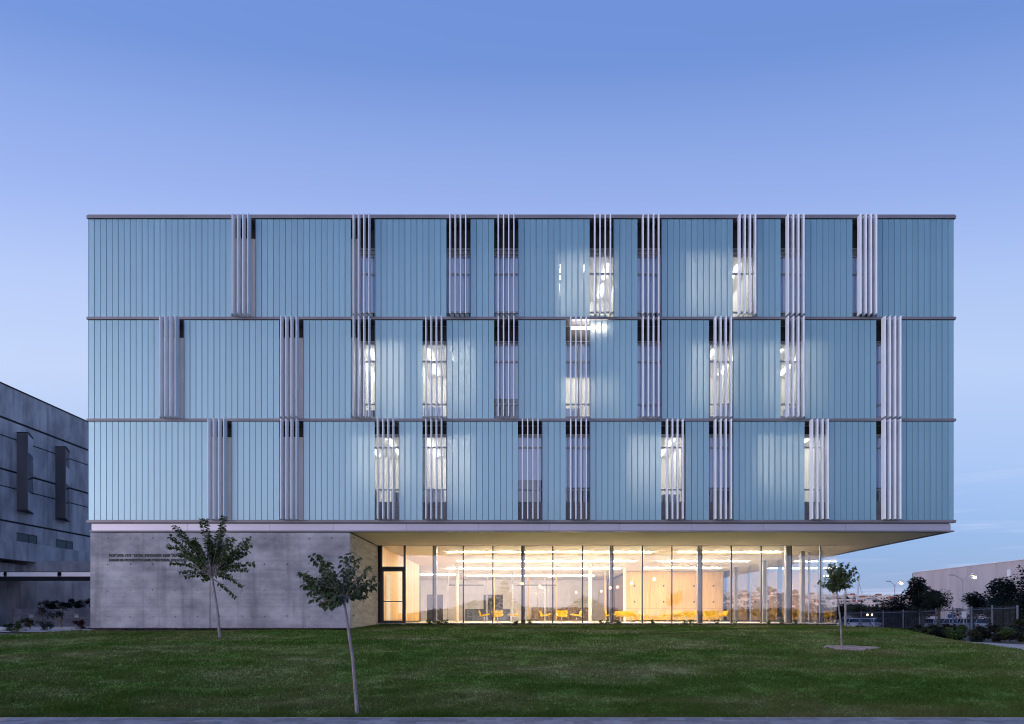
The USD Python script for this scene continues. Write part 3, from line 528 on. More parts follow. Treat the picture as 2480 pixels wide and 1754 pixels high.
# yellow lounge chairs
def chair(loc, rz, label):
    t = thing('lounge_chair', label, 'chair', 'yellow chairs in the lobby', loc, rz)
    # faces +x; seat centre at the origin
    seat = trimesh.creation.extrude_polygon(Polygon([(-.30, -.26), (-.2, -.31), (.26, -.33), (.31, -.27), (.31, .27), (.26, .33), (-.2, .31), (-.30, .26)]), .07, engine='earcut')
    v = seat.vertices; v[:, 2] += .34 + .05 * np.clip(v[:, 0] / .3, -1, 1) + .05 * (v[:, 1] / .33) ** 2
    obj('seat', seat, M['yellow'], t)
    P_ = Polygon([(-.19, 0), (.19, 0), (.32, .20), (.33, .34), (.29, .37), (-.29, .37), (-.33, .34), (-.32, .20)])
    back = trimesh.creation.extrude_polygon(P_, .05, engine='earcut'); back = back.subdivide().subdivide(); v = back.vertices.copy()
    back.vertices = np.stack([-.26 - .38 * v[:, 1] * .7 + v[:, 2] + .22 * v[:, 0] ** 2, v[:, 0], .33 + v[:, 1] * .95], 1); back.fix_normals(); obj('backrest', back, M['yellow'], t)
    stem = trimesh.creation.cylinder(.035, .30, sections=12); stem.apply_translation([0, 0, .18]); obj('stem', stem, M['chrome'], t, smooth=40)
    base = trimesh.creation.cylinder(.24, .025, sections=24); base.apply_translation([0, 0, .0135]); obj('base', base, M['chrome'], t, smooth=40)
    return t
CH = [(1173, 41, 0, 'yellow lounge chair in profile, leftmost in the lobby'), (1205, 40.4, 90, 'amber chair back between the two profile chairs of the left group'), (1242, 41, 180, 'yellow lounge chair facing left, just left of the second column'),
      (1320, 41, 0, 'yellow lounge chair in profile just right of the second column'), (1360, 40.4, 90, 'amber chair back in the middle of the second group'), (1396, 41, 180, 'yellow lounge chair facing left before the pale column'),
      (1478, 42, 0, 'yellow chair half hidden behind the third column'), (1503, 43.5, -90, 'bright yellow chair front right of the third column'), (1527, 40.8, 90, 'brown shaded chair back right of the third column'), (1556, 42, 180, 'yellow chair facing left behind a mullion before the oak wall'),
      (1617, 42, 0, 'yellow chair in profile before the centre of the oak wall'), (1640, 43.5, -90, 'bright yellow chair front before the centre of the oak wall'), (1663, 40.8, 90, 'amber chair back left of the fourth column'), (1683, 43.5, -90, 'yellow chair front partly hidden by the fourth column'),
      (1718, 40.8, 90, 'brown shaded chair back right of the fourth column'), (1746, 42, 180, 'yellow chair facing left, rightmost in the lobby')]
c0 = None
for sx, y_, rz, lab in CH:
    x_ = (sx - VX) / K * y_
    if c0 is None: c0 = chair((x_, y_, 0), rz, lab)
    else: copy_of(c0, lab, 'chair', 'yellow chairs in the lobby', (x_, y_, 0), rz + R.uniform(-8, 8))
# ------------------------------------------------------------------ neighbouring concrete building on the left
NX = -36.0
NB_ = thing('concrete_building', 'dark weathered concrete building with angled window bays at the left edge', 'building')
def nzy(sx, sy): Y_ = K * NX / (sx - VX); return Y_, EYE + (VY - sy) / K * Y_
zb = [-.3, 4.36, 6.93, 7.05, 9.34, 9.40, 10.47, 10.59, 12.82, 12.88, 14.02, 14.16, 16.38]
obj('wall_core', bx(NX - 18, NX - .06, 30, 75, -.3, 16.30), M['groove'], NB_)
for k in range(0, len(zb) - 1):
    if zb[k + 1] - zb[k] < .2: continue
    z0, z1 = zb[k], zb[k + 1]
    cuts = [30, 41.5, 49.2, 57.3, 66, 75] if z0 > 14 else [30, 38, 45.6, 51.2, 57.3, 66, 75]
    for a_, b_ in zip(cuts[:-1], cuts[1:]): obj('wall_panel', bx(NX - .055, NX, a_ + .012, b_ - .012, z0 + .01, z1 - .01), M['old_concrete'], NB_)
obj('roof_edge', bx(NX - .4, NX + .05, 30, 75, 16.40, 16.46), M['charcoal'], NB_)
for y0, y1 in ((48.5, 50.1), (52.5, 54.1)):
    b = sub(NB_, 'window_bay'); po = .78
    obj('near_cheek', bx(NX + .003, NX + po, y0, y0 + .06, 7.92, 13.36), M['charcoal'] if False else mat('bay_metal_%d' % int(y0), (.10, .09, .10), (.14, .13, .14), rough=.5, scale=1, stretch=(1, 1, .2)), b)
    tri = Polygon([(NX + .003, y0 - .01), (NX + po + .02, y0 - .01), (NX + po + .02, y0 + .10), (NX + .003, y1 + .1)])
    obj('bay_roof', hquad(tri, 13.365, .06), M['charcoal'], b); obj('bay_sill', hquad(tri, 7.855, .06), M['charcoal'], b)
    p0, p1 = np.array([NX + po - .02, y0 + .07]), np.array([NX + .02, y1])
    for q in range(4):
        z0, z1 = 7.93 + q * 1.357, 7.93 + (q + 1) * 1.357 - .05
        poly = Polygon([tuple(p0), tuple(p1), tuple(p1 - [.0, .03]), tuple(p0 - [0, .03])]); obj('bay_pane', hquad(poly, z0, z1 - z0), M['car_glass'] if (q + int(y0)) % 3 else M['frame'], b)
for y0, y1 in ((48.5, 50.5), (52.6, 54.5)):
    w = sub(NB_, 'low_window')
    obj('frame', cat_([bx(NX + .002, NX + .03, y0, y1, 6.25, 6.32), bx(NX + .002, NX + .03, y0 + 1.1, y0 + 1.2, 5.4, 6.249), bx(NX + .002, NX + .03, y1 - .06, y1, 5.4, 6.249)]), M['charcoal'], w)
    obj('pane', bx(NX + .001, NX + .015, y0 + .01, y1 - .061, 5.4, 6.248), mat('teal_window_%d' % int(y0), (.02, .045, .06), rough=.3, spec=.3), w)
# terrace with parapet in front of it, canopy and planter
obj('terrace_parapet', bx(-34.15, -34.0, 30, 47.4, 4.13, 5.40), M['old_concrete'], NB_)
obj('terrace_parapet', bx(-34.15, -34.02, 47.42, 70, 4.13, 5.38), M['old_concrete'], NB_)
obj('terrace_slab', bx(NX + .003, -34.153, 30, 70, 4.14, 4.5), M['old_concrete'], NB_)
obj('lower_band', bx(-35.2, -34.6, 30, 70, 3.0, 3.9), M['old_concrete'], NB_)
cp = thing('entrance_canopy', 'low flat canopy with pale fascia strips between the two buildings', 'canopy')
obj('canopy_slab', bx(-40, X0 - .02, 38.06, 42.2, 2.53, 2.60), M['charcoal'], cp)
obj('upper_slab', bx(-40, X0 - .02, 38.06, 42.2, 2.79, 2.83), M['charcoal'], cp)
for a_, b_ in ((-40, -29.05), (-28.75, -25.95), (-25.72, -17.0)):
    obj('fascia_strip', bx(*( (a_, b_) if b_ != -29.05 else (a_, -28.95)), 38.0, 38.05, 2.55, 2.785), M['plaster'], cp)
for x_ in (-39, -17.6): obj('canopy_post', bx(x_ - .06, x_ + .06, 41.4, 41.52, -.3, 2.53), M['charcoal'], cp)
rw = thing('retaining_wall', 'low concrete retaining wall under the canopy with two white wall lights on it', 'wall')
obj('wall', bx(-32.9, X0 + .05, 43.9, 44.15, -.4, .82), M['concrete'], rw); obj('planter_soil', bx(-32.9, X0 + .05, 44.152, 47, .2, .7), M['soil'], rw)
bkw = thing('recess_wall', 'dark concrete wall at the back of the recess under the canopy', 'wall')
for a_, b_ in ((-36, -29), (-28.98, -23.4), (-23.2, -19.3), (-19.1, X0 + .05)): obj('wall_panel', bx(a_, b_, 47.6, 47.8, -.3, 4.2), M['old_concrete'], bkw)
for sx in (78.5, 188):
    p = at(sx, 1491, 43.9); t = thing('wall_light', f'small square white wall light on the retaining wall, {"left" if sx < 100 else "right"} one of two', 'wall light', None, (p[0], 43.88, p[2]))
    obj('box', bx(-.13, .13, -.09, .016, -.13, .02), M['sign_white'], t); obj('hood', bx(-.15, .15, -.14, .016, .06, .10), M['sign_white'], t)

# ------------------------------------------------------------------ foliage
def leaves(P_, L, W, droop=.5, seed=1, axis=None):
    """one folded leaf per point: (n*6 verts) two faces each side of the midrib"""
    r = np.random.default_rng(seed); n = len(P_)
    if axis is None: an = r.uniform(0, 6.283, n); axis = np.stack([np.cos(an), np.sin(an), r.normal(-droop, .35, n)], -1)
    axis = axis / np.linalg.norm(axis, axis=1, keepdims=True)
    s = np.cross(axis, np.array([0, 0, 1.]) + r.normal(0, .35, (n, 3))); s /= np.linalg.norm(s, axis=1, keepdims=True); up = np.cross(s, axis)
    L = L * r.uniform(.7, 1.2, n)[:, None]; W = W * r.uniform(.75, 1.15, n)[:, None]
    b = P_; tip = P_ + axis * L
    l1, l2 = P_ + axis * L * .3 + s * W * .5 + up * W * .12, P_ + axis * L * .66 + s * W * .42 + up * W * .12
    r1, r2 = P_ + axis * L * .3 - s * W * .5 + up * W * .12, P_ + axis * L * .66 - s * W * .42 + up * W * .12
    V_ = np.stack([b, l1, l2, tip, r2, r1], 1).reshape(-1, 3); k = np.arange(n)[:, None] * 6
    F_ = np.concatenate([k + [[0, 1, 2]], k + [[0, 2, 3]], k + [[0, 3, 4]], k + [[0, 4, 5]]])
    return V_, F_
def twig(a, b, sag, n=7):
    t = np.linspace(0, 1, n)[:, None]; p = a + (b - a) * t; p[:, 2] += sag * np.sin(np.pi * t[:, 0]); return p
def young_tree(name, label, base, fork, ends, Y, LL, LW, lm, step, spread, inner, trunk_r, seed, droop=.5, sagf=.12, single=False, bm='bark'):
    r = np.random.default_rng(seed)
    b3, f3 = at(*base, Y), at(*fork, Y); b3[2] = float(lawn_h(b3[0], b3[1])) - .05
    t = thing(name, label, 'tree')
    mid = (b3 + f3) / 2 + np.array([.03, 0, .02])
    obj('trunk', tube([b3, b3 * .7 + mid * .3, mid, mid * .4 + f3 * .6, f3, f3 + (f3 - mid) * .25], np.array([1.25, 1, .9, .8, .7, .55]) * trunk_r, 8), M[bm], t, smooth=True)
    tips = [at(*e, Y + r.uniform(-spread, spread)) for e in ends]
    c = np.mean(tips, 0)
    tips += [c + (tips[r.integers(len(ends))] - c) * r.uniform(.35, .8) + r.normal(0, spread * .35, 3) * [.6, 1, .6] for _ in range(inner)]
    pts, ax = [], []
    for q, e in enumerate(tips):
        s0 = f3 + (f3 - mid) * .2 * r.random()
        d = np.linalg.norm(e - s0); tw = twig(s0, e, d * sagf * r.uniform(.3, 1.3))
        obj('branch', tube(tw, np.linspace(trunk_r * .42, .004, len(tw)), 5), M[bm], t)
        m = max(3, int(d / step))
        for u in np.linspace(.28, 1, m):
            i = u * (len(tw) - 1); k = min(int(i), len(tw) - 2); p = tw[k] + (tw[k + 1] - tw[k]) * (i - k); dirv = (tw[k + 1] - tw[k]) / np.linalg.norm(tw[k + 1] - tw[k])
            for sd in (-1, 1):
                side = np.cross(dirv, [0, 1, .3]) * sd; side /= np.linalg.norm(side) + 1e-9
                pts.append(p + r.normal(0, .012, 3)); ax.append(dirv * .45 + side * .75 + np.array([0, 0, -droop]) + r.normal(0, .35, 3))
    pts, ax = np.array(pts), np.array(ax)
    if single:
        cr = sub(t, 'crown'); o = r.permutation(len(pts))
        for q in o[:296]: obj('leaf', leaves(pts[q:q + 1], LL, LW, seed=int(q), axis=ax[q:q + 1]), M[lm], cr)
        if len(o) > 296: obj('leaf_mass', leaves(pts[o[296:]], LL, LW, seed=seed, axis=ax[o[296:]]), M[lm], cr, kind='stuff')
    else: obj('crown', leaves(pts, LL, LW, seed=seed, axis=ax), M[lm], t)
    return t
z2 = lambda a, b: (380 + a / 4.588, 1240 + b / 4.588); z6 = lambda a, b: (1960 + a / 4.415, 1240 + b / 4.415)
E1 = [z2(*e) for e in [(190, 160), (150, 275), (115, 380), (150, 565), (260, 665), (320, 720), (545, 85), (740, 45), (765, 60), (1030, 300), (1010, 425), (1080, 578), (1000, 645), (940, 825), (870, 940), (510, 755), (420, 300), (860, 300), (240, 470)]]
young_tree('young_tree', 'young tree with long leafy arms in front of the lettered concrete wall', (533, 1546), (514, 1402), E1, 23, .115, .07, 'leaf_green', .042, .75, 34, .050, 3, droop=.55, sagf=.10)
E2 = [(725, 1385), (738, 1418), (758, 1450), (786, 1466), (806, 1464), (752, 1346), (768, 1340), (793, 1358), (830, 1348), (851, 1339), (868, 1352), (896, 1372), (907, 1396), (911, 1414), (884, 1446), (860, 1428), (745, 1436), (772, 1462), (796, 1468), (820, 1458), (735, 1400), (780, 1440), (905, 1425)]
young_tree('young_tree', 'slender young tree with browning drooping leaves close to the pavement', (866, 1731), (834, 1462), E2, 11.2, .092, .066, 'leaf_autumn', .046, .28, 26, .030, 5, droop=1.1, sagf=.08, single=True)
E3 = [z6(*e) for e in [(95, 745), (190, 600), (270, 565), (330, 550), (420, 560), (490, 600), (510, 650), (520, 710), (440, 790), (150, 800), (230, 835), (380, 770), (300, 650), (230, 690), (400, 680), (350, 610)]]
young_tree('young_tree', 'small round crowned young tree standing in a ring of bare soil', (2039, 1568), (2027, 1436), E3, 20.5, .082, .06, 'leaf_green', .036, .45, 44, .030, 8, droop=.3, sagf=.05)

def bushy(name, label, cat, base, h, rad, lm, seed, n=2600, leaf=.22, trunk=.25, lobes=9, group=None, tr=.09, flat=1.0, bm='bark_dark'):
    r = np.random.default_rng(seed); t = thing(name, label, cat, group); b = np.asarray(base, float)
    cz = h * (trunk + (1 - trunk) / 2); ch = h * (1 - trunk) / 2
    cs = r.normal(0, .42, (lobes, 3)) * [rad, rad, ch * flat] ; cs[:, 2] += cz; rs = r.uniform(.32, .6, lobes) * min(rad, ch * 1.3)
    q = r.integers(lobes, size=n); dv = r.normal(0, 1, (n, 3)); dv /= np.linalg.norm(dv, axis=1, keepdims=True)
    P_ = cs[q] + dv * rs[q][:, None] * (r.random(n)[:, None] ** .4) * [1, 1, .85]
    P_[:, 2] = np.clip(P_[:, 2], h * trunk * .6, None)
    if tr:
        obj('trunk', tube([b + [0, 0, -.1], b + [.02 * h, 0, h * trunk], b + [0, .02, h * .6]], [tr * 1.2, tr, tr * .5], 6), M[bm], t)
        for k in range(min(lobes, 5)): obj('limb', tube([b + [0.01, 0, h * trunk * .9], b + cs[k]], [tr * .5, .015], 5), M[bm], t)
    obj('crown' if tr else 'foliage', leaves(b + P_, leaf, leaf * .6, droop=.2, seed=seed), M[lm], t)
    return t
G_ = lambda sx, Y: (float((sx - VX) / K * Y), float(Y), float(ground_h((sx - VX) / K * Y, Y)))
TR = 'background trees at the right'
bushy('conifer_tree', 'tall dark irregular tree left of the far concrete wall, beyond the fence', 'tree', G_(2234, 82), 6.7, 1.9, 'leaf_dark', 21, 8000, .30, .1, 16)
bushy('broad_tree', 'broad dark tree mass behind the fence below the far concrete wall', 'tree', G_(2182, 88), 3.9, 3.0, 'leaf_dark', 22, 7000, .30, .1, 14)
bushy('pine_tree', 'thin trunked tree with loose olive crown rising through the fence line', 'tree', G_(2272, 63), 4.3, 1.9, 'leaf_olive', 23, 2000, .2, .45, 9, tr=.12)
bushy('evergreen_tree', 'large dark evergreen tree at the right edge before the far wall', 'tree', G_(2465, 66), 6.2, 3.3, 'leaf_dark', 24, 11000, .28, .1, 18)
bushy('evergreen_tree', 'dark blue green tree left of the large evergreen at the right edge', 'tree', G_(2415, 72), 4.7, 2.3, 'leaf_dark', 25, 6500, .28, .1, 12)
bushy('autumn_tree', 'rusty brown leafed tree between the dark trees at the right', 'tree', G_(2350, 78), 4.5, 1.7, 'leaf_olive', 26, 2200, .22, .25, 8)
bushy('olive_shrub', 'yellowish shrub in front of the large evergreen at the right edge', 'shrub', G_(2440, 60), 3.3, 1.5, 'leaf_olive', 27, 2000, .2, .15, 8)
bushy('low_tree', 'low wide olive tree over the parked cars beside the lit lamps', 'tree', G_(2105, 100), 4.0, 4.2, 'leaf_olive', 28, 3400, .28, .3, 14, flat=.7)
bushy('low_tree', 'small dark tree just right of the lobby glass corner', 'tree', G_(2036, 96), 4.3, 1.5, 'leaf_dark', 29, 1500, .26, .15, 7)
for k, (sx, h, rad) in enumerate([(1838, 6.2, .95), (1868, 6.6, .8), (1894, 6.3, 1.0), (1926, 5.6, .9), (1962, 4.5, 1.0), (2008, 4.2, 1.2)]):
    bushy('cypress_tree' if k < 3 else 'dark_tree', ['tall dark tree seen through the lobby side glass, furthest left', 'tallest dark tree seen through the lobby side glass', 'tall dark tree seen between the two right hand steel columns', 'dark tree just right of the last steel column', 'low dark tree seen through the last wide lobby pane', 'low dark tree behind the lobby glass corner'][k], 'tree', G_(sx, 92), h, rad, 'leaf_dark', 40 + k, 3000, .28, .1, 10, flat=1.2)
# shrubs along the path at the right
for k in range(16):
    t_ = k / 15; x_ = 17.3 + .8 * R.random() + t_ * 1.2; y_ = 23.4 + t_ * 16; s = R.uniform(.48, .66) if k < 7 else R.uniform(.36, .48)
    bushy('path_shrub', f'low dark shrub beside the path, {["nearest to the right edge", "second from the right edge", "third from the right edge", "fourth from the right edge", "fifth from the right edge", "sixth from the right edge", "seventh from the right edge", "eighth from the right edge", "ninth from the right edge", "tenth from the right edge", "eleventh from the right edge", "twelfth from the right edge", "fourth from the lobby corner", "third from the lobby corner", "second from the lobby corner", "closest to the lobby corner"][k]}', 'shrub', (x_, y_, float(ground_h(x_, y_))), s, 1.35, ['leaf_green', 'leaf_dark', 'leaf_olive', 'leaf_dark'][k % 4], 60 + k, 2600, .11, .03, 10, group='shrubs along the path', tr=0)
# planting at the left, on and before the retaining wall
for k in range(9):
    x_ = at(112 + k * 12.5, 0, 44.8)[0]
    bushy('planter_shrub', f'spiky black shrub on the retaining wall, number {k + 1} from the left' if False else ['leftmost low dark shrub on the retaining wall planter', 'second dark shrub from the left on the planter', 'third dark shrub from the left on the planter', 'fourth dark shrub from the left on the planter', 'middle dark shrub on the planter', 'fourth dark shrub from the right on the planter', 'third dark shrub from the right on the planter', 'second dark shrub from the right on the planter', 'rightmost dark shrub on the planter, against the lettered wall'][k], 'shrub', (x_, 44.8, .7), .45 + .05 * k + R.random() * .2, .35, 'leaf_dark', 90 + k, 420, .10, .05, 5, group='planter shrubs', tr=0)
LB = [('thin leafed sapling left of the dark red bush by the wall', 100, 1503, 36, 1.5, .42, 'leaf_dark', .35, .03), ('bushy dark rose shrub before the retaining wall', 148, 1519, 34, 1.0, .45, 'leaf_dark', .2, .03), ('rounded dark red bush at the corner of the lettered wall', 195, 1521, 31.5, .58, .26, 'leaf_red', .05, 0),
      ('grey green mound of foliage at the lawn edge', 110, 1528, 28, .42, .42, 'leaf_grey', .03, 0), ('yellow brown loose shrub at the lawn edge', 72, 1528, 29, .55, .34, 'leaf_olive', .1, .02), ('small green brown shrub at the far left edge', 22, 1531, 28, .40, .4, 'leaf_olive', .05, 0), ('dark leafy shrub beside the pale stones', 42, 1533, 27, .38, .28, 'leaf_green', .05, 0)]
for k, (lab, sx, sy, Y_, h, rad, lm, tk, tr_) in enumerate(LB):
    g = G_(sx, Y_); bushy('garden_shrub', lab, 'shrub', (g[0], g[1], g[2] + .02), h, rad, lm, 120 + k, 520, .085, tk, 6, tr=tr_)
for k, (sx, lab) in enumerate([(48, 'pale rough stone lying by the shrubs at the left'), (5, 'pale rough stone at the far left picture edge')]):
    g = G_(sx, 27.5); m = trimesh.creation.icosphere(2, .2); v = m.vertices; m.vertices = v * (1 + .35 * (meshkit.noise(v * 6 + k * 9, 2) - .5)[:, None]) * [1.3, 1, .6]; m.apply_translation([g[0], g[1], g[2] + .08])
    t = obj('garden_stone', m, M['path'], smooth=True, label=lab, cat='stone')
st_ = obj('stone_edging', bx(at(133, 0, 30)[0], at(186, 0, 30)[0], 29.9, 30.2, -.3, -.17), M['path'], label='pale stone edging strip beside the dark red bush', cat='edging')
ORD_ = 'first second third fourth fifth sixth seventh eighth ninth tenth eleventh twelfth thirteenth fourteenth fifteenth sixteenth seventeenth eighteenth nineteenth twentieth'.split()
# sprouts at the foot of the lobby glass
for k, sx in enumerate([1038, 1043, 1063, 1071, 1082, 1250, 1267, 1283, 1455, 1470, 1492, 1500, 1580, 1658, 1675, 1735, 1780, 1861, 1894, 1926]):
    x_ = (sx - VX) / K * 31.4; s = R.uniform(.10, .2)
    p_ = np.array([[x_, 31.4, -.05]]) + NP.normal(0, 1, (46, 3)) * [.05, .03, .0]; p_[:, 2] = -.05 + NP.random(46) * s
    obj('seedling', leaves(np.vstack([p_, [[x_, 31.4, -.05]] * 3]), .11, .045, droop=-.6, seed=200 + k), M['leaf_green'], label=f'tiny green seedling at the foot of the lobby glass, {ORD_[k]} from the glass door', cat='seedling', group='seedlings along the lobby glass')

# ------------------------------------------------------------------ fence, posts, lamps, signs
fp = [(33.5, 46.5), (35.2, 51.5), (36.6, 56), (38.2, 61), (40, 66.5), (41.6, 72), (43.2, 78), (44.6, 85), (45.8, 93), (47, 103)]
M['fence_post'] = mat('fence_post_paint', (.22, .22, .25), rough=.6)
fe = thing('metal_fence', 'long grey metal bar fence between the lawn shrubs and the car park', 'fence')
for q, (x_, y_) in enumerate(fp):
    g = float(ground_h(x_, y_)); obj('post', bx(x_ - .05, x_ + .05, y_ - .05, y_ + .05, g, 1.20 - .08 * (q == 0)), M['fence_post'], fe)
for (xa1, ya1), (xb1, yb1) in zip(fp[:-1], fp[1:]):
    A_, B_ = np.array([xa1, ya1]), np.array([xb1, yb1]); L_ = np.linalg.norm(B_ - A_); d_ = (B_ - A_) / L_; g = float(ground_h(*(A_ + B_) / 2))
    for z_ in (.92, g + .25): obj('fence_rail', tube([(*(A_ + d_ * .08), z_), (*(B_ - d_ * .08), z_)], .035, 4), M['fence'], fe)
    bars = [tube([(*(A_ + d_ * s_), g + .05), (*(A_ + d_ * s_), 1.10)], .009, 4) for s_ in np.arange(.2, L_ - .1, .24)]
    obj('bars', cat_(bars), M['fence'], fe, kind='stuff')
def simple_post(name, label, cat, sx, y_, top, r_, mat_):
    g = G_(sx, y_); t = thing(name, label, cat); obj('shaft', tube([(g[0], y_, g[2] - .1), (g[0], y_, top)], [r_, r_ * .9], 8), mat_, t, smooth=40); obj('cap', tube([(g[0], y_, top), (g[0], y_, top + .04)], r_ * 1.15, 8), mat_, t); return t
simple_post('steel_post', 'tall slim grey steel post right of the lobby glass corner', 'post', 2047.5, 40, 2.05, .065, M['steel'])
t = thing('mast', 'slim leaning mast standing in the town right of the small tree', 'mast'); a_, b_ = at(2074, 1466, 300), at(2081, 1398, 300)
obj('mast_pole', tube([a_, b_], [.42, .22], 6), M['steel'], t); obj('mast_tip', tube([b_, b_ + [0, 0, 1.2]], .12, 5), M['charcoal'], t)
for dx in (9, 14): obj('guy_wire', tube([b_ + [0, 0, -3], at(2081 + dx, 1452, 300)], .04, 4), M['charcoal'], t)
t = thing('crane', 'orange crane boom rising behind the dark tree', 'crane'); a_, b_ = at(2205.5, 1462, 260), at(2209, 1402, 260)
obj('boom', tube([a_, b_], [.5, .35], 4), M['orange'], t); obj('boom_tip', tube([b_, b_ + [.2, 0, 2.2]], .12, 4), M['charcoal'], t)
def lamp(sx, y_, ztop, label, arms):
    g = G_(sx, y_); t = thing('street_lamp', label, 'street lamp', 'double arm street lamps in the car park'); x_ = g[0]
    obj('pole', tube([(x_, y_, g[2]), (x_, y_, ztop - .6)], [.11, .07], 8), M['steel'], t, smooth=40)
    for s in (-1, 1):
        w = arms[0 if s < 0 else 1]
        obj('arm', tube([(x_, y_, ztop - .8), (x_ + s * w * .3, y_, ztop - .3), (x_ + s * w * .7, y_, ztop), (x_ + s * w, y_, ztop + .05)], .05, 5), M['steel'], t)
        obj('lamp_head', bx(x_ + s * w - .38, x_ + s * w + .38, y_ - .15, y_ + .15, ztop + .03, ztop + .16), M['steel'], t)
        if s > 0:
            m = trimesh.creation.icosphere(2, .27); m.apply_scale([1, .8, .8]); m.apply_translation([x_ + s * w, y_ - .1, ztop - .33]); obj('lit_lens', m, M['street_lens'], t)
        else: obj('dark_lens', bx(x_ + s * w - .3, x_ + s * w + .3, y_ - .1, y_ + .1, ztop - .02, ztop + .028), M['frame'], t)
lamp(2167, 123, at(0, 1409, 123)[2], 'double arm street lamp lit orange against the open sky', (1.15, 1.15))
lamp(2331.5, 104, at(0, 1394, 104)[2], 'double arm street lamp lit orange in front of the far concrete wall', (1.7, 1.8))
g = G_(2334, 50); t = thing('sign_board', 'blank pale rectangular sign board on a thin post before the fence', 'sign')
obj('post', tube([(g[0], 50, g[2]), (g[0], 50, .75)], .03, 6), M['steel'], t); obj('panel', bx(g[0] - .17, g[0] + .17, 49.95, 49.965, .28, .70), M['sign_white'], t)
g = G_(2300, 70); t = thing('direction_sign', 'small blue sign above the parked cars', 'sign')
obj('post', tube([(g[0], 70, g[2]), (g[0], 70, .5)], .03, 6), M['steel'], t); obj('panel', bx(g[0] - .25, g[0] + .25, 69.93, 69.96, .25, .62), M['sign_blue'], t)
for sx, sy, lab in ((2101, 1489, 'tiny lit lamp low among the parked cars, left of two'), (2112, 1489, 'bright orange lit lamp low among the parked cars')):
    p = at(sx, sy, 98); t = thing('lot_light', lab, 'lamp'); m = trimesh.creation.icosphere(1, .13); m.apply_translation(p); obj('bulb', m, M['head_light'], t); obj('post', tube([(p[0], p[1], -1.3), (p[0], p[1], p[2] - .2)], .04, 5), M['charcoal'], t)

# ------------------------------------------------------------------ parked cars
def paint(name, c): return mat(name, c, rough=.3, spec=.6)
CP = {'silver': paint('silver_car_paint', (.50, .52, .56)), 'white': paint('white_car_paint', (.80, .80, .83)), 'blue': paint('blue_car_paint', (.05, .08, .16)), 'red': paint('dark_red_car_paint', (.16, .015, .02)), 'black': paint('black_car_paint', (.02, .02, .022)), 'grey': paint('grey_car_paint', (.16, .17, .19))}
def prof(pts, w0, w1, zs):
    """side outline (x, z) lofted across the width, narrowing upwards"""
    P_ = Polygon(pts); m = trimesh.creation.extrude_polygon(P_, 2.0, engine='earcut'); v = m.vertices.copy(); z = v[:, 1]; s = (v[:, 2] - 1)
    wid = np.interp(z, zs, [w0, w1]); m.vertices = np.stack([v[:, 0], s * wid, z], 1); m.fix_normals(); return m
def car(color, label, loc, rz):
    t = thing('parked_car', label, 'car', 'cars parked beyond the fence', loc, rz)
    body = [(-2.1, .35), (-2.12, .62), (-2.05, .86), (-1.3, .95), (1.0, .94), (1.75, .82), (2.1, .68), (2.12, .4), (2.0, .26), (1.72, .26), (1.62, .5), (1.3, .58), (.98, .5), (.88, .24), (-.95, .24), (-1.05, .5), (-1.35, .58), (-1.66, .5), (-1.76, .26), (-2.0, .26)]
    obj('body', prof(body, .88, .84, [.3, .9]), CP[color], t, smooth=25)
    obj('cabin_glass', prof([(-1.75, .93), (-1.35, 1.36), (-1.1, 1.42), (.05, 1.42), (.35, 1.38), (1.0, .93)], .80, .62, [.93, 1.42]), M['car_glass'], t, smooth=25)
    obj('roof', prof([(-1.30, 1.40), (-1.1, 1.455), (.05, 1.455), (.30, 1.40)], .66, .60, [1.40, 1.455]), CP[color], t)
    for s in (-1, 1):
        obj('pillar', cat_([tube([(-1.72, s * .80, .93), (-1.32, s * .645, 1.41)], .035, 4), tube([(.98, s * .80, .93), (.32, s * .645, 1.41)], .03, 4), tube([(-.35, s * .81, .93), (-.4, s * .64, 1.42)], .035, 4)]), CP[color], t)
        for x_ in (-1.35, 1.3):
            w = trimesh.creation.cylinder(.31, .2, sections=18); w.apply_transform(trimesh.transformations.rotation_matrix(np.pi / 2, [1, 0, 0])); w.apply_translation([x_, s * .78, .31]); wh = obj('wheel', w, M['tyre'], t)
            w = trimesh.creation.cylinder(.19, .02, sections=12); w.apply_transform(trimesh.transformations.rotation_matrix(np.pi / 2, [1, 0, 0])); w.apply_translation([x_, s * .895, .31]); obj('hub_cap', w, M['chrome'], t)
        obj('headlight', bx(2.0, 2.10, s * .62 - .17, s * .62 + .17, .60, .72), M['sign_white'], t)
        obj('tail_light', bx(-2.13, -2.05, s * .66 - .13, s * .66 + .13, .62, .80), CP['red'], t)
    obj('number_plate', bx(2.105, 2.13, -.25, .25, .38, .48), M['sign_white'], t)
    return t
protos = {}
ORD = ['first', 'second', 'third', 'fourth', 'fifth', 'sixth', 'seventh', 'eighth', 'ninth', 'tenth', 'eleventh', 'twelfth', 'thirteenth', 'fourteenth', 'fifteenth', 'sixteenth', 'seventeenth', 'eighteenth', 'nineteenth', 'twentieth']
NEAR = ['grey', 'white', 'silver', 'white', 'silver', 'silver', 'blue', 'red', 'blue', 'silver', 'white', 'grey', 'silver', 'silver', 'blue', 'white', 'grey', 'silver', 'white', 'silver']
FARR = ['silver', 'blue', 'white', 'silver', 'white', 'black', 'silver', 'white', 'grey', 'silver', 'blue', 'white', 'silver', 'grey', 'white', 'silver']
CARS = [('nearer row', k, 2056 + k * 21.5, 98 - 1.1 * k, c, 62 + (k % 3) * 6) for k, c in enumerate(NEAR)] + [('further row', k, 2064 + k * 26, 116 - .9 * k, c, 70 - (k % 3) * 9) for k, c in enumerate(FARR)]
